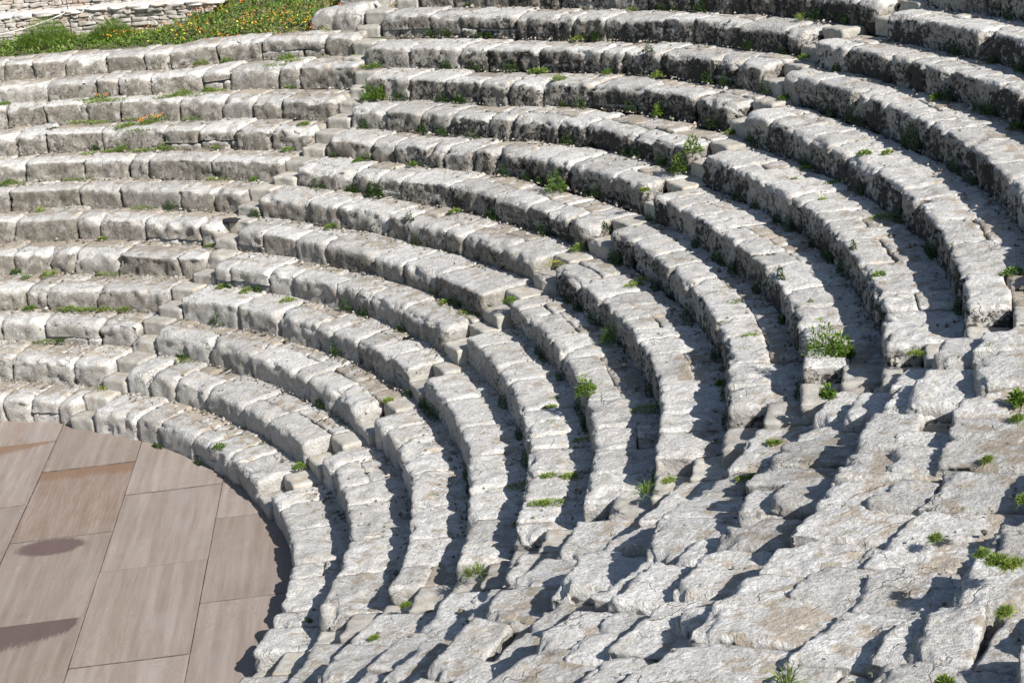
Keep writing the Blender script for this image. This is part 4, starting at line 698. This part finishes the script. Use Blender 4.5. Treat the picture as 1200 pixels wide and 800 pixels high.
# flower bank: leaves and blossoms nobody could count
def meadow():
    r = np.random.default_rng(21); n = 30000
    th = r.uniform(27.2, 64, n); R = 17.85 + (22.3 - 17.85)*r.random(n)**1.15 + .12*np.sin(th*1.3) 
    ok = ~((th > 41.2) & (R > 19.05)); ok &= ~((th < 30.2) & (R < 20.5) & (th < 29.2)) ; th, R = th[ok], R[ok]; n = len(th)
    x, y = R*np.cos(np.radians(th)), R*np.sin(np.radians(th)); z = bank_z(R, th) - .02
    P = np.stack([x, y, z], -1); cl = noise(P.astype(np.float32), 1.6, 51); c2 = noise(P.astype(np.float32), .5, 52)
    hgt = .13 + .09*cl
    az = r.uniform(0, 2*PI, n); el = np.clip(r.normal(.8, .4, n), .1, 1.5); L = r.uniform(.07, .16, n); Wd = r.uniform(.018, .042, n)
    o = P + np.stack([0*x, 0*x, hgt*r.random(n)**.7], -1)
    dr = np.stack([np.cos(az)*np.cos(el), np.sin(az)*np.cos(el), np.sin(el)], -1); sd_ = np.stack([-np.sin(az), np.cos(az), r.normal(0, .4, n)], -1)
    V = []
    for t, wf in ((0, .3), (.5, 1.), (1., .1)):
        c = o + dr*(L*t)[:, None] - np.array([0, 0, 1.])*(L*.35*t*t)[:, None]; V += [c - sd_*(Wd*wf/2)[:, None], c + sd_*(Wd*wf/2)[:, None]]
    V = np.stack(V, 1).reshape(-1, 3); b = np.arange(n)[:, None]*6
    Q = np.concatenate([b + np.array([0, 1, 3, 2]), b + np.array([2, 3, 5, 4])], 0)
    tone = np.repeat(np.clip(r.random(n)*.8 + .3*cl + .3, 0, 1.5), 6)
    dk = (r.random(n) < .22 + .3*cl); mi = np.concatenate([dk, dk]).astype(np.int32)
    o_ = mesh_obj('meadow_plants', V, Q, M_LEAF, mask=np.c_[tone, tone, tone], smooth=False, mats=[M_LEAF, M_DARK], midx=mi)
    tagit(o_, 'dense green spring plants covering the bank above the left seat rows', 'wild plants', kind='stuff')
    # blossoms
    m = 7500; th = r.uniform(27.5, 46.5, m)**1.0; R = 17.95 + 4.3*r.random(m)
    x, y = R*np.cos(np.radians(th)), R*np.sin(np.radians(th)); P = np.stack([x, y, bank_z(R, th)], -1)
    pf = noise(P.astype(np.float32), 1.9, 61); keep = (pf + r.normal(0, .35, m) > .02) & ~((th > 41.2) & (R > 19.05)) & ~(th < 29.4)
    P, th, R = P[keep], th[keep], R[keep]; m = len(P)
    col = (r.random(m) < np.where(R < 18.6, .45, .18)).astype(np.int32)
    s_ = r.uniform(.010, .022, m); P[:, 2] += .16 + .09*r.random(m)
    az = r.uniform(0, 2*PI, m); tilt = r.uniform(.2, .9, m)
    e1 = np.stack([np.cos(az), np.sin(az), 0*az], -1); e2 = np.stack([-np.sin(az)*np.cos(tilt), np.cos(az)*np.cos(tilt), np.sin(tilt)], -1)
    hexa = [P + (e1*math.cos(a) + e2*math.sin(a))*s_[:, None]*f for a, f in [(q*PI/3, 1. if q % 2 else .8) for q in range(6)]]
    V = np.stack(hexa, 1).reshape(-1, 3); b = np.arange(m)[:, None]*6
    Q = np.concatenate([b + np.array([0, 1, 2, 3]), b + np.array([0, 3, 4, 5])], 0)
    o_ = mesh_obj('wildflowers', V, Q, M_ORANGE, mask=np.full((len(V), 3), .5), smooth=False, mats=[M_ORANGE, M_YELLOW], midx=np.concatenate([col, col]))
    tagit(o_, 'orange and yellow wildflowers scattered over the green bank', 'wildflowers', kind='stuff')
meadow()

# ------------------------------------------------------------------ rubble walls behind the bank
def rock(name, c, tg, rdv, sx, sy, sz, mat, parent, seed):
    g, Q = box_lattice(7, 3, 4, False); p = (g - .5)*2
    n = np.linalg.norm(p, axis=1, keepdims=True); m = np.abs(p).max(1, keepdims=True)
    p = p*(.68 + .32*m/np.maximum(n, 1e-6))*1.06
    q = (p + seed*3.7).astype(np.float32); p = p + np.stack([noise(q, 1.3, 71), noise(q, 1.3, 72), noise(q, 1.3, 73)], -1)*.27
    P = np.array(c) + p[:, :1]*sx/2*np.array(tg) + p[:, 1:2]*sy/2*np.array(rdv) + p[:, 2:]*sz/2*np.array([0, 0, 1.])
    mk = np.full((len(P), 3), rng.random()); return mesh_obj(name, P, Q, mat, parent, mk, smooth=True)
def rubble_wall(Rw, z0, z1, thA, thB, lab, courses):
    am = (thA + thB)/2; root = empty('rubble_wall', (Rw*math.cos(math.radians(am)), Rw*math.sin(math.radians(am)), z0), lab, 'dry stone wall', 'dry stone terrace walls')
    hs = rng.uniform(.8, 1.25, courses); hs = hs/hs.sum()*(z1 - z0 - .08); z = z0
    for hh in hs:
        th = thA
        while th > thB:
            L = rng.uniform(.10, .46); thm = th - math.degrees(L/2/Rw); a = math.radians(thm)
            tg = (math.sin(a), -math.cos(a), 0); rv = (math.cos(a), math.sin(a), 0); R = Rw + .12 + rng.normal(0, .018)
            rock('rubble_stone', (R*math.cos(a), R*math.sin(a), z + hh/2), tg, rv, L*1.0, .28, hh*rng.uniform(.86, 1.04), M_RUBBLE, root, rng.uniform(0, 50)); th -= math.degrees(L/Rw)
        z += hh
    th = thA
    while th > thB:
        L = rng.uniform(.35, .8); thm = th - math.degrees(L/2/Rw); a = math.radians(thm); tg = (math.sin(a), -math.cos(a), 0); rv = (math.cos(a), math.sin(a), 0); R = Rw + .34
        rock('coping_stone', (R*math.cos(a), R*math.sin(a), z1 - .05), tg, rv, L*1.02, .78, .10, M_COPE, root, rng.uniform(0, 50)); th -= math.degrees(L/Rw)
    # earth and hearting behind the face
    A = np.linspace(thA, thB, 24); pts = []
    for a in np.radians(A):
        for R, z in ((Rw + .14, z0 - .3), (Rw + .14, z1 - .09), (Rw + .8, z1 - .09), (Rw + .8, z0 - .3)): pts.append((R*math.cos(a), R*math.sin(a), z))
    i, j = np.meshgrid(np.arange(23), np.arange(3), indexing='ij'); b = i*4 + j
    mesh_obj('wall_core', np.array(pts), np.stack([b, b+1, b+5, b+4], -1).reshape(-1, 4), M_BED, root, np.full((len(pts), 3), .5), smooth=False)
rubble_wall(19.45, 4.75, 5.45, 66, 40.2, 'lower dry stone wall of thin grey stones with pale coping, behind the fennel', 6)
rubble_wall(20.15, 5.40, 6.15, 66, 37.5, 'upper dry stone wall of reddish grey stones at the top left edge', 6)

# post and rope
def tube(name, pts, r, mat, parent=None, n=6):
    pts = np.array(pts, float); V = []
    for i, p_ in enumerate(pts):
        t = pts[min(i+1, len(pts)-1)] - pts[max(i-1, 0)]; t /= np.linalg.norm(t); a = np.cross(t, [0, 0, 1.]) if abs(t[2]) < .9 else np.array([1., 0, 0]); a /= np.linalg.norm(a); b = np.cross(t, a)
        for q in range(n): V.append(p_ + r*(a*math.cos(2*PI*q/n) + b*math.sin(2*PI*q/n)))
    m = len(pts); Q = [[i*n + q, i*n + (q+1) % n, (i+1)*n + (q+1) % n, (i+1)*n + q] for i in range(m-1) for q in range(n)]
    return mesh_obj(name, np.array(V), np.array(Q), mat, parent, np.full((len(V), 3), .5))
PX, PY = 12.62, 14.78
post = empty('fence_post', (PX, PY, 4.9), 'thin rusty iron fence post standing before the rubble wall', 'post')
tube('rod', [(PX, PY, 4.8), (PX+.01, PY, 5.3), (PX, PY+.01, 5.98)], .012, M_IRON, post)
tube('ring', [(PX + .03*math.cos(a), PY + .03*math.sin(a), 5.42) for a in np.linspace(0, 2*PI, 9)], .006, M_IRON, post)
rp = []
for s in np.linspace(0, 1, 24):
    a = np.array([PX, PY, 5.42]); b = np.array([9.0, 14.1, 5.5]); q = a + (b-a)*s; q[2] -= .32*4*s*(1-s)*.8; rp.append(q)
o = tube('rope', rp, .013, M_ROPE); tagit(o, 'sagging white rope hanging from the fence post across the fennel', 'rope')

# dark cloth lying on a tread
def cloth():
    n, m = 16, 8; i, j = np.meshgrid(np.linspace(-1, 1, n), np.linspace(-1, 1, m), indexing='ij')
    rr = 1 + .18*np.sin(5*i + 2*j); x = i*np.sqrt(1 - .45*j*j)*.17*rr; y = j*np.sqrt(1 - .45*i*i)*.12
    th = math.radians(24.9); R = float(rowR(7, 25, 0)) + .30 - .77; c = np.array([R*math.cos(th), R*math.sin(th), float(rowZ(6, 25, 0)) + .0])
    t = np.array([math.sin(th), -math.cos(th), 0]); rv = np.array([math.cos(th), math.sin(th), 0])
    V = []
    for lay in (0, 1):
        P = c + x.reshape(-1, 1)*t + y.reshape(-1, 1)*rv; P[:, 2] += (0 if lay else .03 + .025*(1 - i.ravel()**2)*(1 - j.ravel()**2)*(1 + .5*np.sin(9*i.ravel()))) ; V.append(P)
    V = np.concatenate(V); a, b = np.meshgrid(np.arange(n-1), np.arange(m-1), indexing='ij'); k = a*m + b
    Q = np.stack([k, k+m, k+m+1, k+1], -1).reshape(-1, 4); Q = np.concatenate([Q, Q[:, ::-1] + n*m])
    rim = [a*m for a in range(n)] + [(n-1)*m + b for b in range(1, m)] + [a*m + m-1 for a in range(n-2, -1, -1)] + [b for b in range(m-2, 0, -1)]
    Q = np.concatenate([Q, [[rim[(q+1) % len(rim)], rim[q], rim[q] + n*m, rim[(q+1) % len(rim)] + n*m] for q in range(len(rim))]])
    o = mesh_obj('cloth', V, Q, M_CLOTH, mask=np.full((len(V), 3), .5), origin=c)
    tagit(o, 'dark cloth lying crumpled on a seat left of the leftmost stairway', 'cloth')
cloth()
print('objects', len(bpy.data.objects), 'tris', sum(len(m.polygons)*2 for m in bpy.data.meshes))
